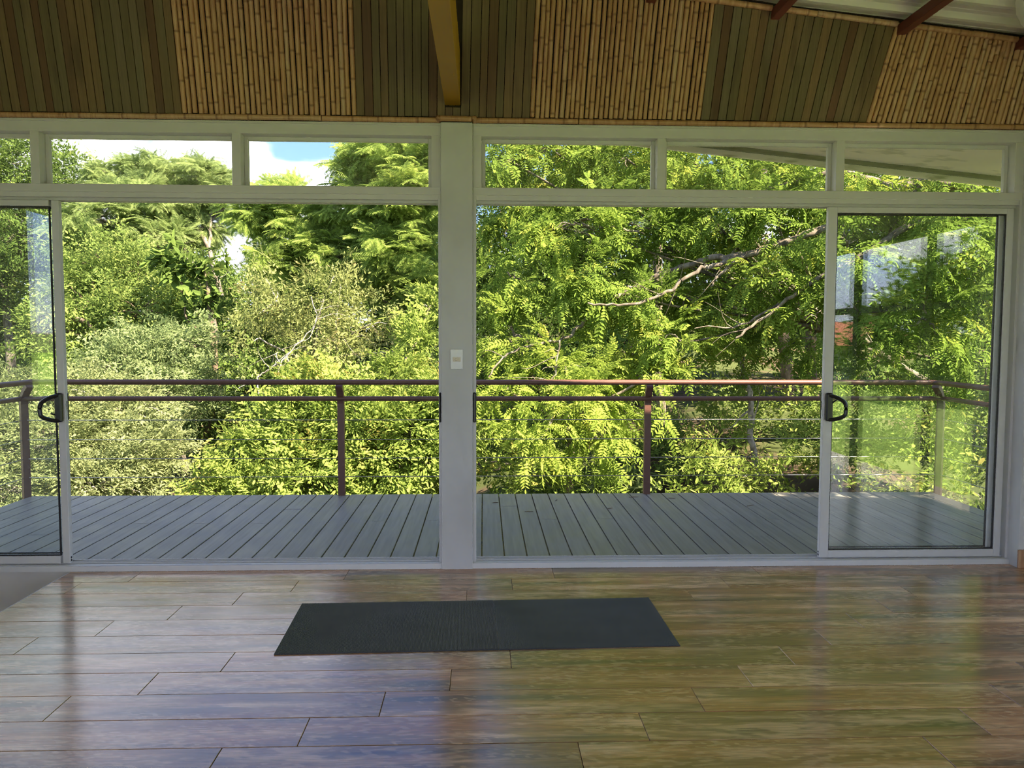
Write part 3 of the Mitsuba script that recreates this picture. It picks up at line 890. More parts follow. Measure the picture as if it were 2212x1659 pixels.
tag('wall_back', 'white wall with a wide opening at the back of the room, behind the viewer', 'wall', kind='structure')
m = MB().box(3.66, 4.28, -14.0, -0.12, -0.25, -0.03, 0.004).box(-4.1, 3.655, -14.0, -9.0, -0.25, -0.03, 0.004)
scene['terrace'] = mikit.ply(m.mesh(), 'terrace_tile')
tag('terrace', 'pale terrace outside the right side of the room', 'terrace', kind='structure')

# ------------------------------------------------------------------ land
def ground_z(x, y):
    x, y = np.asarray(x, float), np.asarray(y, float)
    far = np.clip((y - 8) / 40, 0, 1)
    side = np.clip((x + 2) / 7, 0, 1)
    z = -2.6 + 1.5 * side * side * (3 - 2 * side) + 3.2 * far + 0.9 * np.clip((y - 4) / 8, 0, 1) * side
    return z + 0.25 * (meshkit.fbm(np.stack([x * 0.5, y * 0.5, x * 0], -1), 3, seed=2) - 0.5)


gx, gy = np.meshgrid(np.linspace(-45, 45, 120), np.concatenate([np.linspace(0.6, 20, 60), np.linspace(21, 90, 40)]))
v = np.column_stack([gx.ravel(), gy.ravel(), ground_z(gx, gy).ravel()])
ny, nx = gx.shape
i, j = np.meshgrid(np.arange(ny - 1), np.arange(nx - 1), indexing='ij')
q = np.stack([i * nx + j, i * nx + j + 1, (i + 1) * nx + j + 1, (i + 1) * nx + j], -1).reshape(-1, 4)
scene['forest_ground'] = mikit.ply((v, q), 'soil', smooth=True)
tag('forest_ground', 'shaded brown forest soil with leaf litter below the trees', 'ground', kind='structure')
m = MB()
m.add([(-90, -120, -1.6), (90, -120, -1.6), (90, -14, -0.6), (-90, -14, -0.6)], [[0, 1, 2], [0, 2, 3]])
m.add([(4.29, -14, -0.14), (90, -14, -0.6), (90, 0.0, -0.9), (4.29, 0.0, -0.2)], [[0, 1, 2], [0, 2, 3]])
m.add([(-90, -9, -1.6), (-4.2, -9, -1.6), (-4.2, 1.2, -2.4), (-90, 1.2, -2.4)], [[0, 1, 2], [0, 2, 3]])
scene['lawn'] = mikit.ply(m.mesh(), 'lawn_grass')
tag('lawn', 'green lawn behind the house, seen only mirrored in the glass', 'lawn', kind='structure')
hs = 'house'
tag(hs, 'small white house with a red roof, mirrored in the right glass panel', 'house')
hx, hy = 19.2, -36.0
put('wall', MB().box(hx - 4, hx + 2.2, hy - 3, hy + 3, -1.1, 0.9, 0.02).mesh(), 'house_paint', parent=hs)
v = np.array([(hx - 4.6, hy - 3.6, 0.9), (hx + 2.8, hy - 3.6, 0.9), (hx + 2.8, hy + 3.6, 0.9), (hx - 4.6, hy + 3.6, 0.9), (hx - 3.5, hy, 2.1), (hx + 1.8, hy, 2.1)])
put('roof', (v, [[0, 1, 5], [0, 5, 4], [1, 2, 5], [2, 3, 4], [2, 4, 5], [3, 0, 4], [0, 2, 1], [0, 3, 2]]), 'house_roof', parent=hs)
for a in (-2.8, -0.8, 1.0):
    put('window', MB().box(hx + a - 0.4, hx + a + 0.4, hy + 2.98, hy + 3.03, -0.3, 0.5, 0.005).mesh(), 'dark_frame', parent=hs)


# ------------------------------------------------------------------ leaves and sprays
def leaflet(base, dirv, nrm, L, Wd, n=6):
    """one leaf blade: 4 vertices (kite) or 6 (oval)"""
    d, nn = dirv / np.linalg.norm(dirv), nrm / np.linalg.norm(nrm)
    s = np.cross(nn, d)
    if n == 4:
        P = [(0, 0, 0), (0.45, 0.5, 0.10), (1, 0, -0.05), (0.45, -0.5, 0.10)]
        F = [[0, 2, 1], [0, 3, 2]]
    else:
        P = [(0, 0, 0), (0.28, 0.46, 0.06), (0.70, 0.44, 0.03), (1, 0, -0.08), (0.70, -0.44, 0.03), (0.28, -0.46, 0.06)]
        F = [[0, 2, 1], [0, 3, 2], [0, 4, 3], [0, 5, 4]]
    v = np.array([base + d * L * a + s * Wd * b + nn * Wd * c for a, b, c in P])
    return v, np.array(F)


def pinnate(mb, base, d, nrm, L, pairs, ll, lw, r, n=6, droop=0.35):
    """feather-shaped compound leaf"""
    d = d / np.linalg.norm(d)
    s = np.cross(nrm, d)
    s /= np.linalg.norm(s)
    nn = np.cross(d, s)
    ts = np.linspace(0.0, 1.0, pairs + 2)
    pt = lambda t: base + d * L * t * (1 - 0.12 * t * t) - nn * droop * L * t * t
    u = r.random()
    mb.tube([pt(0), pt(0.5), pt(1.0)], [0.0035, 0.0028, 0.0018], 3, uv=(u * 0.6, 0))
    for t in ts[1:-1]:
        tan = pt(t + 0.02) - pt(t - 0.02)
        tan /= np.linalg.norm(tan)
        for sg in (-1, 1):
            dv = s * sg * 0.86 + tan * 0.5 + nn * r.normal(0, 0.14) - nn * 0.12
            nv = nn + s * sg * r.normal(0.08, 0.15) + tan * r.normal(0, 0.15)
            v, f = leaflet(pt(t), dv, nv, ll * (0.82 + 0.3 * math.sin(math.pi * min(t * 0.9 + 0.05, 1))), lw, n)
            mb.add(v, f, constuv(len(v), min(1, max(0, u * 0.65 + 0.35 * r.random()))))
    v, f = leaflet(pt(1.0), pt(1.0) - pt(0.95), nn, ll, lw, n)
    mb.add(v, f, constuv(len(v), u * 0.65 + 0.3))


def spray_pinnate(seed, L=0.28, pairs=6, ll=0.062, lw=0.030, nleaf=6, shoot=0.34, n=6):
    r = np.random.default_rng(seed)
    mb = MB()
    end = np.array([shoot, 0, -0.10 * shoot])
    mb.tube([(0, 0, 0), end * 0.5 + (0, 0, 0.015), end], [0.005, 0.004, 0.0025], 3, uv=(0.1, 0))
    for i in range(nleaf):
        t = 0.15 + 0.85 * i / (nleaf - 1)
        sg = 1 if i % 2 else -1
        a = (0.95 - 0.75 * t) * sg + r.normal(0, 0.18)
        d = np.array([math.cos(a), math.sin(a), r.normal(0.05, 0.22)])
        nrm = np.array([r.normal(0, 0.2), r.normal(0, 0.25), 1.0])
        pinnate(mb, end * t, d, nrm, L * (0.8 + 0.35 * r.random()), pairs, ll, lw, r, n, 0.25 + 0.35 * r.random())
    return mb


def spray_feather(seed, nleaf=5):
    """bipinnate fronds: pinnae as narrow strips"""
    r = np.random.default_rng(seed)
    mb = MB()
    for i in range(nleaf):
        a = (i - (nleaf - 1) / 2) * 0.62 + r.normal(0, 0.15)
        d = np.array([math.cos(a), math.sin(a), r.normal(0.10, 0.15)])
        nrm = np.array([r.normal(0, 0.15), r.normal(0, 0.2), 1.0])
        L = 0.36 * (0.8 + 0.4 * r.random())
        s = np.cross(nrm, d)
        s /= np.linalg.norm(s)
        nn = np.cross(d, s)
        u = r.random()
        pt = lambda t: d * L * t - nn * 0.35 * L * t * t
        mb.tube([pt(0), pt(0.5), pt(1)], [0.004, 0.003, 0.002], 3, uv=(u * 0.5, 0))
        for t in np.linspace(0.14, 0.98, 12):
            for sg in (-1, 1):
                dv = s * sg * 0.9 + d * 0.45 - nn * (0.15 + 0.2 * r.random())
                dv /= np.linalg.norm(dv)
                pl = 0.125 * (0.6 + 0.5 * math.sin(math.pi * min(0.95, t * 0.85 + 0.08)))
                w = 0.0105
                b = pt(t)
                wv = np.cross(nn + r.normal(0, 0.2, 3), dv)
                wv /= np.linalg.norm(wv)
                mid, tip = b + dv * pl * 0.55 - nn * 0.004, b + dv * pl - nn * 0.028
                v = [b, mid + wv * w, mid - wv * w, tip]
                mb.add(v, [[0, 2, 1], [1, 2, 3]], constuv(4, min(1, u * 0.7 + 0.3 * r.random())))
    return mb


def spray_simple(seed, nleaf=26, L=0.075, Wd=0.036, length=0.36, spread=0.11, n=4, thick=0.45):
    r = np.random.default_rng(seed)
    mb = MB()
    mb.tube([(0, 0, 0), (length * 0.5, 0, 0.02), (length, 0, -0.01)], [0.004, 0.003, 0.002], 3, uv=(0.1, 0))
    for sub in range(4):
        a = r.normal(0, 0.7)
        t0 = 0.2 + 0.6 * r.random()
        ex = np.array([length * t0 + 0.16 * math.cos(a), 0.16 * math.sin(a), 0.05 * r.normal()])
        mb.tube([(length * t0, 0, 0.01), ex], [0.003, 0.0018], 3, uv=(0.1, 0))
    for i in range(nleaf):
        t = 0.1 + 0.95 * r.random()
        p = np.array([length * t, r.normal(0, spread), r.normal(0, spread * thick)])
        a = r.normal(0, 0.9)
        d = np.array([math.cos(a), math.sin(a), r.normal(-0.15, 0.3)])
        nrm = np.array([r.normal(0, 0.4), r.normal(0, 0.4), 1.0])
        v, f = leaflet(p, d, nrm, L * (0.7 + 0.6 * r.random()), Wd * (0.8 + 0.4 * r.random()), n)
        mb.add(v, f, constuv(len(v), r.random()))
    return mb


def spray_broad(seed, nleaf=11, L=0.20, Wd=0.09):
    r = np.random.default_rng(seed)
    mb = MB()
    mb.tube([(-0.2, 0, -0.05), (0, 0, 0)], [0.007, 0.005], 4, uv=(0.1, 0))
    for i in range(nleaf):
        a = i * 2.4 + r.normal(0, 0.2)
        d = np.array([0.35 + math.cos(a) * 0.8, math.sin(a) * 0.8, r.normal(0.1, 0.25)])
        nrm = np.array([0.3 - 0.6 * math.cos(a) * 0.3, -0.3 * math.sin(a), 1.0])
        v, f = leaflet(np.array([r.normal(0, 0.05), r.normal(0, 0.03), r.normal(0, 0.03)]), d, nrm, L * (0.7 + 0.5 * r.random()), Wd, 6)
        mb.add(v, f, constuv(len(v), r.random()))
    return mb


GROUPS = {}


def group(kind, mb, bsdf):
    """shape group of one spray; several variants per kind"""
    k = f'spray_{kind}_{len(GROUPS.setdefault(kind, []))}'
    scene[k] = {'type': 'shapegroup', 'leaves': mikit.ply(mb.mesh(), bsdf, uv=mb.uvs())}
    GROUPS[kind].append(k)


for i in range(3):
    group('pinnate', spray_pinnate(i), 'leaf_pinnate')
    group('feather', spray_feather(20 + i), 'leaf_feather')
    group('acacia', spray_feather(30 + i, 4), 'leaf_acacia')
    group('bush', spray_simple(40 + i, 30, 0.080, 0.034, 0.30, 0.09, 6, 0.4), 'leaf_bush')
    group('mid', spray_simple(45 + i, 28, 0.095, 0.045, 0.40, 0.13), 'leaf_mid')
    group('pinbright', spray_pinnate(48 + i), 'leaf_bright')
    group('dark', spray_simple(50 + i, 28, 0.11, 0.052, 0.45, 0.14), 'leaf_dark')
    group('pale', spray_simple(60 + i, 30, 0.085, 0.040, 0.36, 0.11), 'leaf_pale')
    group('shrub', spray_simple(70 + i, 36, 0.066, 0.031, 0.42, 0.11, 4, 0.16), 'leaf_shrub')
    group('dry', spray_simple(80 + i, 24, 0.09, 0.036, 0.40, 0.13), 'leaf_dry')
    group('under', spray_simple(85 + i, 16, 0.085, 0.036, 0.30, 0.09, 6), 'leaf_bush')
for i in range(2):
    group('broad', spray_broad(90 + i), 'leaf_dark')
    group('broadpale', spray_broad(95 + i, 9, 0.22, 0.075), 'leaf_pale')
mbl = MB()
pinnate(mbl, np.zeros(3), np.array([1.0, 0, 0]), np.array([0, 0, 1.0]), 0.30, 6, 0.066, 0.032, np.random.default_rng(3), 6, 0.3)
scene['spray_leaf'] = {'type': 'shapegroup', 'leaves': mikit.ply(mbl.mesh(), 'leaf_pinnate', uv=mbl.uvs())}


def pose(pos, fwd, up, s):
    f = fwd / (np.linalg.norm(fwd) + 1e-9)
    y = np.cross(up, f)
    y /= np.linalg.norm(y) + 1e-9
    z = np.cross(f, y)
    M = np.eye(4)
    M[:3, 0], M[:3, 1], M[:3, 2], M[:3, 3] = f * s, y * s, z * s, pos
    return T4(M)


def blob_clusters(r, blob, spacing, density, shell=0.55):
    x, y, z, rx, ry, rz = blob
    R = np.array([rx, ry, rz])
    area = 4 * math.pi * ((rx * ry) ** 1.6 / 3 + (rx * rz) ** 1.6 / 3 + (ry * rz) ** 1.6 / 3) ** (1 / 1.6)
    n = max(3, int(density * area / spacing ** 2))
    d = r.normal(0, 1, (n, 3))
    d /= np.linalg.norm(d, axis=1, keepdims=True)
    rad = shell + (1.08 - shell) * r.random(n) ** 0.6
    bump = 0.82 + 0.36 * meshkit.fbm(d * 2.2 + np.array([x, y, z]), 2)
    return np.array([x, y, z]) + d * R * (rad * bump)[:, None], d


def tree(name, label, cat, kind, blobs, trunk=None, limbs=(), bark='bark_grey', spacing=0.34, density=1.0, per=3, scale=1.0, flat=0.4, droop=0.0, seed=0, bare=0, twig=0.5, tr=0.07, group_=None, leafparts=0, jitter=0.13, shell=0.55):
    r = np.random.default_rng(seed)
    k = key(name)
    tag(k, label, cat, group=group_)
    gs = GROUPS[kind]
    centres = np.array([b[:3] for b in blobs])
    br = MB()
    n = 0
    leafspots = []
    for b in blobs:
        pts, dirs = blob_clusters(r, b, spacing, density, shell)
        c = np.array(b[:3])
        for p, d in zip(pts, dirs):
            if r.random() < twig * 0.35:
                st = c + (p - c) * 0.25
                br.tube(bez(st, st + (p - st) * 0.4 + r.normal(0, 0.06, 3), st + (p - st) * 0.75 + r.normal(0, 0.08, 3), p, 5), np.linspace(0.014, 0.004, 5) * (0.6 + 0.6 * scale), 4)
            if p[2] < ground_z(p[0], p[1]) - 0.1 or (p[1] < 2.75 and p[0] < 4.7):
                continue
            for _ in range(per):
                q = p + r.normal(0, jitter * scale, 3)
                if q[1] < 2.75 and q[0] < 4.7:
                    continue
                f = d * 0.75 + r.normal(0, 0.55, 3) + np.array([0, 0, -droop])
                up = np.array([0, 0, 1.0]) * (0.55 + flat) + d * 0.5 + r.normal(0, 0.35, 3)
                M = pose(q, f, up, scale * (0.75 + 0.5 * r.random()))
                n += 1
                scene[f'{k}__foliage__{n:05d}'] = {'type': 'instance', 'to_world': M, 'g': {'type': 'ref', 'id': gs[int(r.integers(len(gs)))]}}
            if leafparts:
                leafspots.append((p, d))
    tag(k + '__foliage', kind='stuff')
    if leafparts and leafspots:
        o = np.array([0, -D, H])
        leafspots.sort(key=lambda a: np.linalg.norm(a[0] - o))
        cnt = 0
        for p, d in leafspots:
            if cnt >= leafparts:
                break
            if not (2.8 < p[1] and -0.2 < p[0] < 0.62 * (p[1] + D) and abs(p[2] - 1.3) < 0.26 * (p[1] + D)):
                continue
            q = p + d * 0.12 + r.normal(0, 0.08, 3)
            M = pose(q, d * 0.6 + r.normal(0, 0.5, 3) + np.array([0, -0.3, -0.25]), np.array([0, -0.35, 1.0]) + r.normal(0, 0.25, 3), 0.9 + 0.4 * r.random())
            scene[key(k + '__leaf')] = {'type': 'instance', 'to_world': M, 'g': {'type': 'ref', 'id': 'spray_leaf'}}
            cnt += 1
    if trunk is not None:
        base = np.array(trunk, float)
        top = centres.mean(0)
        hi = centres[np.argmax(centres[:, 2])]
        fork = base + (top - base) * 0.55 + r.normal(0, 0.12, 3)
        v, f = tube(catmull([base - (0, 0, 0.3), base + (fork - base) * 0.4 + r.normal(0, 0.08, 3) * (1, 1, 0), fork], 5), np.linspace(tr * 1.2, tr * 0.75, 11), 9)
        scene[k + '__trunk'] = mikit.ply((v, f), bark, smooth=True)
        for c in centres:
            w = r.normal(0, 0.15, 3)
            br.tube(bez(fork, fork + (hi - fork) * 0.25 + w, c * 0.7 + fork * 0.3 + w, c, 8), np.linspace(tr * 0.55, 0.015, 8), 6)
    for pts, r0, r1 in limbs:
        c = catmull(pts, 6)
        c[1:-1] += r.normal(0, 0.012, (len(c) - 2, 3))
        br.tube(c, np.linspace(r0, r1, len(c)), 8)
        for _ in range(bare):
            i = int(r.integers(2, len(c) - 1))
            L = 0.3 + 0.6 * r.random()
            dd = r.normal(0, 1, 3) * (1, 0.6, 0.8)
            dd /= np.linalg.norm(dd)
            e = c[i] + dd * L
            br.tube(bez(c[i], c[i] + dd * L * 0.3 + r.normal(0, 0.05, 3), e - dd * L * 0.3 + r.normal(0, 0.08, 3), e, 6), np.linspace(max(r1 * 0.6, 0.009), 0.003, 6), 5)
    if br.n:
        scene[k + '__branches'] = mikit.ply(br.mesh(), bark, smooth=True)
    return k


tree('forest_tree', 'dark dense forest tree far behind the left shrubs', 'tree', 'dark',
     [(-20.15, 31, 3.43, 4.35, 3.2, 2.76), (-15.13, 32, 2.88, 3.62, 2.72, 2.42), (-18.37, 30, -1.22, 4.01, 3.01, 2.67), (-25.53, 30, 4.52, 4.01, 3.65, 4.1), (-26.76, 30, -1.22, 4.62, 3.74, 3.7)],
     trunk=(-18.58, 31, -4), limbs=[], scale=1.9, spacing=0.62, density=1.2, seed=101, tr=0.2, bark='bark_brown')
tree('forest_tree', 'dark dense forest tree far behind the middle of the view', 'tree', 'dark',
     [(-8.92, 27, 1.96, 3.06, 2.12, 1.66), (-5.08, 26, 2.85, 2.94, 2.12, 1.78), (-7.03, 25, -1.02, 3.36, 2.36, 1.88), (-2.12, 27, 3.65, 2.31, 1.95, 2.03)],
     trunk=(-7.12, 26, -3.27), limbs=[], scale=1.9, spacing=0.62, density=1.2, seed=102, tr=0.2, bark='bark_brown')
tree('forest_tree', 'dark dense forest tree far behind the right half of the view', 'tree', 'dark',
     [(0.93, 24, 4.78, 2.72, 2.19, 2.14), (5.31, 25, 5.62, 3.01, 2.43, 2.4), (1.72, 23, 0.78, 3.1, 2.24, 1.89), (6.38, 24, 1.11, 2.89, 2.34, 2.31)],
     trunk=(3.51, 24, -2.65), limbs=[], scale=1.9, spacing=0.62, density=1.2, seed=103, tr=0.2, bark='bark_brown')
tree('forest_tree', 'dark dense forest tree far behind the right door panel', 'tree', 'dark',
     [(10.77, 24, 5.18, 3.06, 2.41, 2.31), (15.61, 24, 4.88, 3.23, 2.64, 2.65), (11.96, 25, 1.11, 3.01, 2.12, 1.7), (16.83, 24, 0.44, 3.23, 2.41, 2.14), (21.77, 23, 2.82, 3.42, 3.27, 3.85)],
     trunk=(14.82, 24, -2.68), limbs=[], scale=1.9, spacing=0.62, density=1.2, seed=104, tr=0.2, bark='bark_brown')
tree('forest_tree', 'shadowy low forest tree behind the right railing bay', 'tree', 'dark',
     [(0.61, 14, -0.12, 1.04, 0.77, 0.68), (2.61, 14, -0.01, 0.93, 0.67, 0.57), (4.75, 15, -0.21, 1, 0.78, 0.73), (6.53, 15, -0.44, 1, 0.78, 0.73)],
     trunk=(4.18, 15, -1.86), limbs=[], scale=1.5, spacing=0.5, density=1.2, seed=105, tr=0.12, bark='bark_brown')
tree('forest_tree', 'shadowy low forest tree behind the right glass panel', 'tree', 'dark',
     [(8.23, 14, -0.13, 1.04, 0.82, 0.79), (9.64, 13, -0.26, 0.96, 0.76, 0.73), (10.83, 12, -0.17, 0.89, 0.74, 0.77), (12.48, 12, 0.04, 0.79, 0.88, 1.16)],
     trunk=(9.65, 14, -1.71), limbs=[], scale=1.5, spacing=0.5, density=1.2, seed=106, tr=0.12, bark='bark_brown')
tree('forest_tree', 'shadowy low forest tree behind the gap between the two left bushes', 'tree', 'dark',
     [(-6.8, 14, -0.56, 0.63, 0.6, 0.7), (-5.87, 14.5, -0.16, 0.65, 0.57, 0.61), (-4.88, 15, 0.14, 0.56, 0.49, 0.52), (-8.3, 14, -0.56, 0.96, 0.74, 0.7)],
     trunk=(-6.39, 14, -1.66), limbs=[], scale=1.4, spacing=0.46, density=1.2, seed=107, tr=0.12, bark='bark_brown')
tree('broadleaf_tree', 'tall dark leafy tree at the left edge, filling the leftmost upper panes', 'tree', 'dark',
     [(-15.32, 23, 7.04, 1.5, 1.08, 0.9), (-18.22, 23, 7.47, 2.15, 1.67, 1.56), (-13.85, 22.5, 6.34, 0.98, 0.77, 0.72), (-15.29, 22, 4.73, 1.9, 1.39, 1.18), (-17.7, 22, 3.81, 2.22, 1.88, 1.96)],
     trunk=(-16.09, 23, -1.49), limbs=[], scale=1.15, spacing=0.42, density=1.05, seed=1, tr=0.16)
tree('acacia_tree', 'flat-topped feathery tree with grey limbs rising against the clouds', 'tree', 'acacia',
     [(-10.98, 20, 6.11, 0.55, 1.2, 0.17), (-10.07, 20, 6.3, 0.61, 1.2, 0.17), (-8.75, 20, 6.28, 0.67, 1.2, 0.2), (-7.82, 20, 5.9, 0.39, 1, 0.2), (-10.08, 19, 5.32, 1.07, 1.2, 0.27), (-9.12, 20, 5.36, 0.98, 1.2, 0.29), (-10.82, 18, 4.63, 0.81, 1, 0.41), (-9.84, 19, 4.31, 1.14, 1, 0.24), (-8.72, 20, 4.52, 0.76, 0.8, 0.17)],
     trunk=(-7.72, 18.5, 1.4), limbs=[([(-7.59, 18.5, 2.47), (-8.08, 19, 3.85), (-8.54, 19.5, 4.46), (-9.13, 20, 5.15), (-9.39, 20, 5.56), (-9.8, 20, 6.19)], 0.075, 0.03), ([(-8.08, 19, 3.85), (-8.19, 19.5, 4.73), (-8.25, 20, 5.51), (-7.99, 20, 6)], 0.05, 0.02), ([(-7.69, 18.5, 3.01), (-8.6, 18.5, 3.53), (-9.51, 18.5, 3.99), (-10.16, 18.5, 4.31), (-10.76, 18, 4.5)], 0.09, 0.02), ([(-8.54, 19.5, 4.46), (-8, 20, 5.23), (-7.72, 20, 5.65)], 0.05, 0.015), ([(-9.51, 18.5, 3.99), (-9.5, 19, 4.65), (-9.69, 19, 5.19)], 0.04, 0.012)], scale=1.0, spacing=0.33, density=1.0, flat=1.4, seed=2, bare=4, per=3)
tree('feathery_tree', 'bright feathery tree with a bent grey limb left of the column', 'tree', 'feather',
     [(-5.03, 15, 4.79, 0.46, 1.2, 0.21), (-5.49, 15, 4.23, 0.69, 1, 0.32), (-4.25, 14.5, 4.17, 0.78, 1, 0.45), (-2.95, 14, 5.27, 0.32, 1, 0.25), (-2.04, 13.5, 5.38, 0.73, 1.2, 0.41), (-1.48, 13, 4.47, 0.7, 1.2, 0.65), (-2.64, 14, 4.32, 0.87, 1.2, 0.65), (-3.4, 14, 3.35, 0.87, 1, 0.47), (-4.71, 14.5, 3.18, 0.78, 1, 0.4), (-1.89, 13, 3.25, 0.7, 1, 0.65), (-1.35, 12.5, 2.41, 0.37, 0.8, 0.34), (-2.58, 13.5, 2.57, 0.41, 0.8, 0.24), (-1.65, 12.5, 1.71, 0.27, 0.8, 0.42), (-1.07, 13, 5.38, 0.39, 1, 0.44)],
     trunk=(-1.26, 14, -0.56), limbs=[([(-1.48, 13.4, 0.99), (-1.93, 13.4, 1.73), (-2.21, 13.4, 2.15), (-2.69, 13.5, 2.52), (-2.97, 13.6, 2.68), (-3.31, 13.8, 3.17), (-3.56, 14, 3.4), (-3.9, 14.4, 4.05), (-4.54, 14.8, 4.54)], 0.075, 0.02), ([(-3.31, 13.8, 3.17), (-3.72, 14, 3.26), (-4.2, 14.2, 3.15)], 0.04, 0.015), ([(-1.44, 13, 2.23), (-1.59, 13, 2.64), (-1.56, 13, 3.05), (-1.69, 13, 3.66)], 0.04, 0.015), ([(-4.54, 14.8, 4.54), (-5.03, 15, 4.57), (-5.49, 15, 4.23)], 0.025, 0.01)], scale=0.9, spacing=0.3, density=0.85, flat=1.7, droop=0.12, shell=0.35, seed=3, bare=3, per=3)
tree('leafy_tree', 'mid-green leafy tree with fine leaves behind the left end of the railing', 'tree', 'mid',
     [(-10.01, 16, 3.29, 0.81, 0.59, 0.5), (-8.85, 16, 2.94, 0.81, 0.59, 0.5), (-10.03, 15.5, 2.2, 1.02, 0.73, 0.6), (-8.45, 15, 1.96, 0.99, 0.68, 0.51), (-7.5, 15.5, 2.56, 0.66, 0.52, 0.48), (-10.36, 15, 1.39, 0.87, 0.6, 0.47)],
     trunk=(-9.78, 16, -0.77), limbs=[([(-10.24, 15, 1.62), (-9.75, 14.8, 1.73), (-9.32, 14.8, 1.34)], 0.07, 0.04)], scale=1.1, spacing=0.36, density=1.25, seed=4, bark='bark_brown')
tree('broadleaf_tree', 'tree with big glossy leaves and a thin dark trunk left of centre', 'tree', 'broad',
     [(-7.24, 14, 3.11, 0.33, 0.26, 0.25), (-6.51, 14, 2.9, 0.22, 0.18, 0.18), (-6.31, 14, 2.15, 0.22, 0.17, 0.16), (-6.95, 14, 2.04, 0.22, 0.17, 0.16)],
     trunk=(-6.26, 14, -0.56), limbs=[([(-6.25, 14, -0.12), (-6.31, 14, 0.97), (-6.37, 14, 1.62), (-6.41, 14, 2.48)], 0.075, 0.05)], scale=1.25, spacing=0.34, density=1.3, seed=5, bark='bark_brown', tr=0.07)
tree('pale_tree', 'small tree with pale grey-green leaves above the left part of the railing', 'tree', 'pale',
     [(-7.39, 12.5, 1.2, 0.66, 0.41, 0.25), (-6.51, 12.5, 1.2, 0.66, 0.41, 0.25), (-7.66, 12, 0.72, 0.64, 0.39, 0.23), (-6.62, 12, 0.62, 0.64, 0.39, 0.23), (-5.83, 12.5, 0.6, 0.22, 0.19, 0.21), (-6.06, 12, -0.06, 0.34, 0.33, 0.39)],
     trunk=(-6.47, 12.5, -1.31), limbs=[], scale=0.95, spacing=0.29, density=1.3, seed=6)
tree('dry_thicket', 'dry olive thicket with bare curling twigs behind the bright bush', 'thicket', 'dry',
     [(-4.17, 11.5, 2.06, 0.6, 0.47, 0.46), (-3.23, 11.5, 2.15, 0.6, 0.47, 0.46), (-4.41, 11, 1.31, 0.29, 0.29, 0.35), (-3.33, 11, 1.31, 0.66, 0.45, 0.35), (-2.23, 11, 1.59, 0.48, 0.37, 0.35), (-1.64, 10.5, 1.05, 0.36, 0.24, 0.16)],
     trunk=(-3.78, 13, -0.77), limbs=[([(-4.15, 10, 0.2), (-4.17, 10, 0.59), (-3.88, 10, 0.8), (-3.79, 10, 1.06)], 0.016, 0.006), ([(-3.83, 9.8, 0.47), (-3.59, 9.8, 0.98), (-3.09, 9.9, 1.57), (-3.17, 10, 2.08)], 0.014, 0.007), ([(-2.88, 11, 1.04), (-2.91, 11, 1.59), (-2.9, 11.2, 2.05)], 0.016, 0.009)], scale=1.0, spacing=0.34, density=1.2, seed=7, bark='bark_twig', bare=9)
tree('spreading_shrub', 'pale yellow-green layered shrub at the lower left behind the railing', 'shrub', 'shrub',
     [(-7.49, 8.5, 0.17, 0.76, 0.45, 0.24), (-6.51, 8.5, 0.4, 0.61, 0.34, 0.16), (-5.62, 8, 0.14, 0.5, 0.3, 0.16), (-6.52, 7.5, -0.3, 0.83, 0.51, 0.3), (-5.41, 7.5, -0.38, 0.68, 0.41, 0.23), (-6.94, 7, -0.91, 0.92, 0.54, 0.28), (-5.61, 7, -0.85, 0.78, 0.45, 0.21), (-5.12, 8, -0.23, 0.27, 0.2, 0.16), (-8.17, 7.5, -0.3, 0.83, 0.73, 0.8), (-5, 7.5, -0.66, 0.22, 0.17, 0.16)],
     trunk=(-6.18, 10, -1.87), limbs=[], scale=0.95, spacing=0.22, density=1.5, flat=1.8, seed=8, per=3, tr=0.06, bark='bark_pale', jitter=0.1)
tree('rounded_bush', 'rounded bright yellow-green bush left of the column, behind the railing', 'bush', 'bush',
     [(-2.35, 7, 0.51, 0.58, 0.39, 0.28), (-2.77, 6.5, 0.03, 0.48, 0.36, 0.33), (-1.86, 6.5, 0.03, 0.74, 0.57, 0.52), (-3.24, 6.3, -0.4, 0.4, 0.29, 0.25), (-3.65, 6, -0.73, 0.32, 0.21, 0.16), (-1.24, 6.8, 0.53, 0.43, 0.38, 0.41), (-1.03, 7.5, 1.26, 0.25, 0.23, 0.26), (-1.18, 6.2, -0.26, 0.71, 0.58, 0.57), (-2.29, 6, -0.61, 0.88, 0.56, 0.37), (-0.55, 6.5, 0.22, 0.28, 0.39, 0.59), (-0.85, 8, 1.85, 0.22, 0.17, 0.16)],
     trunk=(-2.06, 6.8, -1.51), limbs=[], scale=0.95, spacing=0.22, density=1.45, flat=0.5, seed=9, per=3, jitter=0.1)
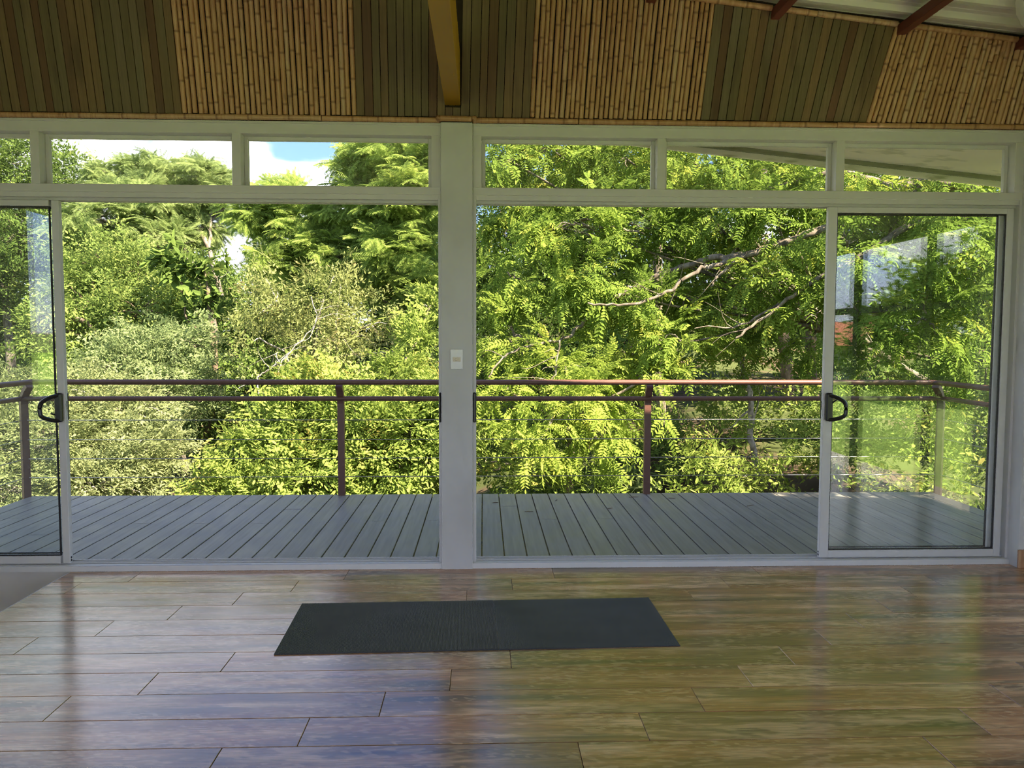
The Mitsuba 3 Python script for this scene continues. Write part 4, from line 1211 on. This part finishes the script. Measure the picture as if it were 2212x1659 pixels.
tree('overhanging_tree', 'large near tree with feather-shaped leaves whose limbs cross the right door opening', 'tree', 'pinnate',
     [(0.33, 8, 4.19, 0.47, 0.32, 0.23), (1.19, 8.5, 4.39, 0.66, 0.42, 0.28), (2.25, 8, 4.21, 0.7, 0.44, 0.27), (3.23, 7.5, 4.04, 0.59, 0.36, 0.21), (4.14, 7, 3.74, 0.48, 0.3, 0.19), (5.1, 6.5, 3.52, 0.51, 0.31, 0.18), (5.89, 6, 3.37, 0.48, 0.29, 0.16), (6.81, 6, 3.19, 0.35, 0.26, 0.22), (0.5, 8.5, 3.32, 0.5, 0.37, 0.32), (1.33, 7, 3.04, 0.48, 0.33, 0.26), (2.46, 7.5, 2.98, 0.59, 0.39, 0.28), (3.39, 7, 3.12, 0.48, 0.33, 0.26), (4.18, 6.5, 2.99, 0.38, 0.28, 0.24), (4.95, 6, 2.68, 0.35, 0.29, 0.28), (5.7, 5.5, 2.56, 0.38, 0.32, 0.32), (6.52, 5.5, 2.27, 0.26, 0.32, 0.44), (0.47, 7.5, 2.26, 0.37, 0.29, 0.28), (1.4, 7, 2.3, 0.48, 0.3, 0.19), (2.23, 7, 1.96, 0.34, 0.24, 0.19), (3.55, 8, 2.24, 0.55, 0.38, 0.3), (4.2, 6.5, 2.21, 0.45, 0.31, 0.24), (5.04, 6, 1.86, 0.35, 0.31, 0.35), (5.8, 5.5, 1.6, 0.38, 0.32, 0.32), (6.63, 5.5, 1.06, 0.26, 0.32, 0.44), (2.88, 6.5, 1.28, 0.45, 0.3, 0.21), (4.01, 7.5, 1.42, 0.37, 0.26, 0.21), (4.96, 7.5, 1.35, 0.23, 0.18, 0.18), (5.33, 6, 0.91, 0.29, 0.23, 0.22), (3.1, 7.4, 1.98, 0.37, 0.24, 0.16)],
     trunk=(9.85, 9, -0.72), limbs=[([(7.84, 6.5, 4), (6.13, 6.3, 3.3), (4.83, 6.3, 2.9), (4.28, 6.4, 2.71), (3.72, 6.5, 2.53), (3.32, 6.6, 2.49), (2.96, 6.9, 2.4), (2.49, 6.9, 2.23), (2.04, 6.9, 1.99), (1.65, 6.8, 1.8), (1.37, 6.7, 1.48), (1.08, 6.6, 1.31), (0.56, 6.5, 1.2), (0.26, 6.4, 1.05), (0.07, 6.3, 0.79)], 0.066, 0.01), ([(3.71, 6.5, 2.52), (3.26, 6.5, 2.37), (2.85, 6.45, 2.2), (2.58, 6.4, 1.99), (1.97, 6.3, 1.81), (1.45, 6.3, 1.83)], 0.035, 0.015), ([(5.97, 6, 3), (5.09, 6, 2.43), (4.68, 6, 2.22), (4.36, 6, 2.02), (3.89, 6, 1.67), (3.45, 6, 1.35)], 0.05, 0.015), ([(6.73, 6, 3.44), (6.07, 6.2, 3.5), (5.73, 6.3, 3.46), (5.16, 6.5, 3.7), (4.6, 6.6, 3.63), (3.87, 6.8, 3.43)], 0.075, 0.02), ([(3.66, 6.5, 2.49), (3.36, 6.4, 2.26), (3.2, 6.4, 2.07)], 0.03, 0.012), ([(1.04, 6.1, 1.31), (0.98, 6, 0.91), (0.91, 5.9, 0.72)], 0.013, 0.006), ([(2.7, 7, 3.09), (2.29, 7, 2.91), (1.74, 7, 2.98), (1.54, 7, 2.84)], 0.025, 0.01), ([(0.99, 8, 4.31), (0.63, 8, 4.23), (0.26, 8, 4.04)], 0.05, 0.03), ([(4.22, 6.2, 1.87), (3.58, 6.2, 1.54), (2.93, 6.2, 1.48)], 0.02, 0.008)], scale=1.05, spacing=0.31, density=0.95, flat=0.5, droop=0.3, seed=10, bare=4, per=3, leafparts=290)
tree('tall_tree', 'tall tree behind the near tree, filling the top panes right of the column', 'tree', 'pinbright',
     [(1.77, 11, 5.85, 0.97, 2, 0.41), (3.96, 11, 6.15, 1.06, 2, 0.41), (6.25, 10.5, 6.03, 1.1, 2, 0.47), (8.23, 10, 5.91, 1.05, 2, 0.44), (2.74, 12, 7.94, 1.35, 2.2, 0.65), (5.66, 11.5, 8.16, 1.39, 2.2, 0.62), (8.73, 11, 7.83, 1.34, 2.2, 0.68), (3.87, 12, 10.19, 1.45, 2.2, 0.75), (7.03, 11.5, 10.17, 1.49, 2.2, 0.81), (10.05, 11, 9.8, 1.43, 2.2, 0.87), (5.26, 12, 12.51, 1.65, 2.2, 0.84), (8.86, 11.5, 12.27, 1.58, 2.2, 0.9), (10.44, 10, 5.94, 1.31, 2, 1.13)],
     trunk=(12.24, 11, -0.27), limbs=[], scale=1.6, spacing=0.58, density=0.95, flat=0.5, droop=0.3, seed=31, per=3, tr=0.18)
tree('sunlit_tree', 'smaller tree with sunlit yellow-green feather leaves just right of the column', 'tree', 'pinbright',
     [(0.38, 7, 1.34, 0.32, 0.22, 0.18), (1.16, 6.5, 0.95, 0.46, 0.28, 0.16), (2.07, 6.8, 1.14, 0.35, 0.23, 0.17), (0.36, 6.2, 0.64, 0.25, 0.18, 0.16), (1.3, 6, 0.53, 0.43, 0.27, 0.16), (2.24, 6.3, 0.83, 0.26, 0.19, 0.16), (0.82, 5.6, 0.13, 0.28, 0.21, 0.18), (1.56, 5.6, 0.07, 0.28, 0.2, 0.16), (0.25, 7.6, 2.12, 0.22, 0.17, 0.16)],
     trunk=(1.36, 7, -1.37), limbs=[], scale=1.0, spacing=0.29, density=1.0, flat=0.5, droop=0.3, seed=20, per=3, bare=2)
tree('slender_tree', 'slender tree with a pale blotchy trunk behind the railing right of centre', 'tree', 'under',
     [(3.89, 8, 0.59, 0.26, 0.19, 0.16), (4.57, 8, 0.67, 0.22, 0.17, 0.16), (4.2, 8, 0.06, 0.34, 0.23, 0.16), (5.16, 8.5, 0.24, 0.22, 0.18, 0.18)],
     trunk=None, limbs=[([(4.37, 7.5, -1.36), (4.29, 7.5, -0.62), (4.21, 7.5, -0.18), (4.21, 7.6, 0.4), (4.15, 7.8, 0.83), (4.17, 8, 1.12)], 0.055, 0.035)], scale=1.0, spacing=0.3, density=1.0, seed=11, bark='bark_pale', bare=4)
tree('brown_trunk_tree', 'tree with a straight brown trunk behind the right door stile', 'tree', 'dark',
     [(6, 11, 1.99, 0.45, 0.31, 0.23), (6.69, 11, 1.24, 0.36, 0.31, 0.32), (5.53, 11.5, 1.43, 0.29, 0.2, 0.16)],
     trunk=None, limbs=[([(6.54, 11, -2.16), (6.43, 11, -0.73), (6.19, 11, 0.21), (6.07, 11, 1.24), (6, 11, 2.17)], 0.15, 0.1), ([(7.05, 11.5, -2.28), (6.95, 11.5, -0.7), (6.88, 11.5, 0.17), (6.79, 11.5, 1.62)], 0.14, 0.11)], scale=1.1, spacing=0.4, density=1.1, seed=12, bark='bark_brown')
tree('dark_trunk_tree', 'slim tree with a dark bare trunk left of the right railing post', 'tree', 'dark',
     [(3.51, 13, 0.69, 0.34, 0.24, 0.19), (2.67, 13, 0.59, 0.34, 0.24, 0.19)],
     trunk=None, limbs=[([(3.13, 12.5, -1.55), (3.15, 12.5, -0.82), (3.24, 12.5, -0.21), (3.21, 12.5, 0.41), (3.25, 12.5, 1.22)], 0.09, 0.06)], scale=1.1, spacing=0.45, density=0.9, seed=13, bark='bark_brown')
tree('undergrowth_bush', 'yellow-green undergrowth below the railing right of the right post', 'bush', 'under',
     [(3.04, 6, -0.44, 0.25, 0.19, 0.16), (3.56, 6, -0.57, 0.25, 0.19, 0.16), (4.25, 6.3, -0.56, 0.27, 0.19, 0.16), (4.85, 6.3, -0.43, 0.27, 0.21, 0.19), (2.73, 5.8, -0.72, 0.22, 0.17, 0.16), (4.7, 6.6, -0.2, 0.22, 0.17, 0.16), (3.47, 6.6, -0.13, 0.22, 0.17, 0.16)],
     trunk=None, limbs=[], scale=0.95, spacing=0.22, density=1.15, seed=14)
tree('undergrowth_bush', 'green undergrowth below the railing just right of the column', 'bush', 'under',
     [(0.23, 6, -0.36, 0.22, 0.18, 0.18), (0.84, 5.8, -0.52, 0.25, 0.18, 0.16), (1.47, 5.8, -0.58, 0.22, 0.17, 0.16), (0.37, 6.5, 0.02, 0.22, 0.17, 0.16)],
     trunk=None, limbs=[], scale=0.95, spacing=0.22, density=1.15, seed=15)
tree('undergrowth_bush', 'leafy undergrowth seen through the right glass panel', 'bush', 'under',
     [(5.3, 6, -0.12, 0.24, 0.18, 0.17), (5.85, 5.6, 0.06, 0.28, 0.22, 0.21), (6.3, 5.2, -0.01, 0.26, 0.23, 0.26), (5.38, 5.5, -0.61, 0.34, 0.22, 0.16), (6.06, 4.8, -0.53, 0.3, 0.21, 0.16), (7.01, 5, -0.1, 0.31, 0.4, 0.59)],
     trunk=None, limbs=[], scale=1.0, spacing=0.24, density=1.1, seed=16)
tree('undergrowth_bush', 'dark leafy undergrowth far behind the right railing bay', 'bush', 'mid',
     [(2.93, 10, -0.5, 0.4, 0.31, 0.29), (3.72, 9, -0.29, 0.36, 0.27, 0.25), (5.06, 9.5, -0.44, 0.38, 0.29, 0.27), (5.87, 9, -0.21, 0.28, 0.27, 0.33), (2.99, 8, -0.7, 0.24, 0.18, 0.16), (2.08, 9, -0.78, 0.28, 0.2, 0.17), (4.51, 10, 0.11, 0.23, 0.2, 0.2)],
     trunk=None, limbs=[], scale=1.1, spacing=0.3, density=1.1, seed=21)
tree('undergrowth_bush', 'dark leafy undergrowth on the slope behind the right glass panel', 'bush', 'mid',
     [(6.7, 9, 0.03, 0.44, 0.35, 0.33), (7.5, 8.5, 0.16, 0.41, 0.33, 0.31), (8.23, 8, 0.21, 0.38, 0.37, 0.44), (9.24, 8, 0.28, 0.38, 0.47, 0.67)],
     trunk=None, limbs=[], scale=1.1, spacing=0.32, density=1.1, seed=22)
tree('undergrowth_bush', 'dark undergrowth around the foot of the bright trees right of the column', 'bush', 'dark',
     [(0.37, 9, -0.29, 0.22, 0.26, 0.35), (1.06, 8.5, -0.78, 0.36, 0.28, 0.26), (0.11, 7.5, -0.75, 0.22, 0.17, 0.16), (1.31, 9.5, -0.1, 0.32, 0.24, 0.21)],
     trunk=None, limbs=[], scale=1.0, spacing=0.3, density=1.2, seed=23)
tree('ground_plant', 'broad pale leaves of a low plant beside the right railing post', 'plant', 'broadpale',
     [(2.27, 8, -0.97, 0.22, 0.17, 0.16), (3.08, 8, -1.04, 0.22, 0.17, 0.16), (2.48, 7.5, -0.98, 0.22, 0.17, 0.16)],
     trunk=None, limbs=[], scale=1.0, spacing=0.3, density=1.3, seed=17)

tree('side_tree', 'leafy tree standing beside the right end of the deck, shading it', 'tree', 'pinnate', [(5.6, 0.6, 2.7, 0.7, 0.7, 0.6), (6.4, 0.0, 3.6, 0.9, 0.9, 0.8), (6.8, 0.9, 3.1, 0.9, 0.9, 0.8), (5.9, -0.8, 3.4, 0.8, 0.8, 0.7), (7.1, -0.6, 4.3, 1.0, 1.0, 0.9), (6.0, 1.2, 2.2, 0.7, 0.7, 0.6)], trunk=(7.2, 0.4, -1.0), scale=1.1, spacing=.42, density=.6, seed=18, per=2, tr=.12)
# palm crown among the leaves at the upper right
pk = key('palm')
tag(pk, 'grey-green palm fronds showing through the leaves above the right opening', 'palm')
pc = np.array((3.23, 10.0, 3.31))
for i in range(9):
    r = np.random.default_rng(300 + i)
    a = i * 0.72 + r.normal(0, 0.1)
    d = np.array([math.cos(a), 0.6 * math.sin(a), 0.35 + 0.2 * r.random()])
    mb = MB()
    pinnate(mb, pc, d, np.array([0, 0, 1.0]) + 0.2 * r.normal(0, 1, 3), 1.5, 26, 0.36, 0.022, r, 4, 0.5)
    k = put('frond', mb.mesh(), 'leaf_palm', uv=mb.uvs(), parent=pk)
v, f = tube(catmull([pc + np.array([0.2, 0.1, -4.2]), pc + np.array([0.05, 0, -2.0]), pc], 6), 0.09, 9)
scene[pk + '__trunk'] = mikit.ply((v, f), 'bark_grey', smooth=True)
# trees behind the house, seen mirrored in the glass
for bl, sd in ((((13.2, -16.5, 1.4, 2.4, 2.2, 1.8), (14.5, -15.5, 2.6, 1.8, 1.8, 1.4)), 401), (((20, -28, 1.6, 2.8, 2.6, 2.0), (17.5, -27, 0.4, 1.6, 1.6, 1.2)), 402)):
    r = np.random.default_rng(sd)
    k = key('garden_tree')
    tag(k, 'nearer garden tree mirrored in the right glass, right of the dark mullion' if sd == 401 else 'farther garden tree mirrored in the right glass behind the nearer one', 'tree')
    n = 0
    for b in bl:
        pts, dirs = blob_clusters(r, b, 0.62, 1.1)
        for p_, d_ in zip(pts, dirs):
            for _ in range(2):
                n += 1
                scene[f'{k}__foliage__{n:05d}'] = {'type': 'instance', 'to_world': pose(p_ + r.normal(0, 0.2, 3), d_ + r.normal(0, 0.5, 3), np.array([0, 0, 1.0]) + r.normal(0, 0.3, 3), 1.8), 'g': {'type': 'ref', 'id': GROUPS['dark'][n % 3]}}
    tag(k + '__foliage', kind='stuff')
    scene[k + '__trunk'] = mikit.ply(tube([(bl[0][0], bl[0][1], -1.0), (bl[0][0] + 0.1, bl[0][1], bl[0][2])], [0.16, 0.1], 8), 'bark_brown', smooth=True)
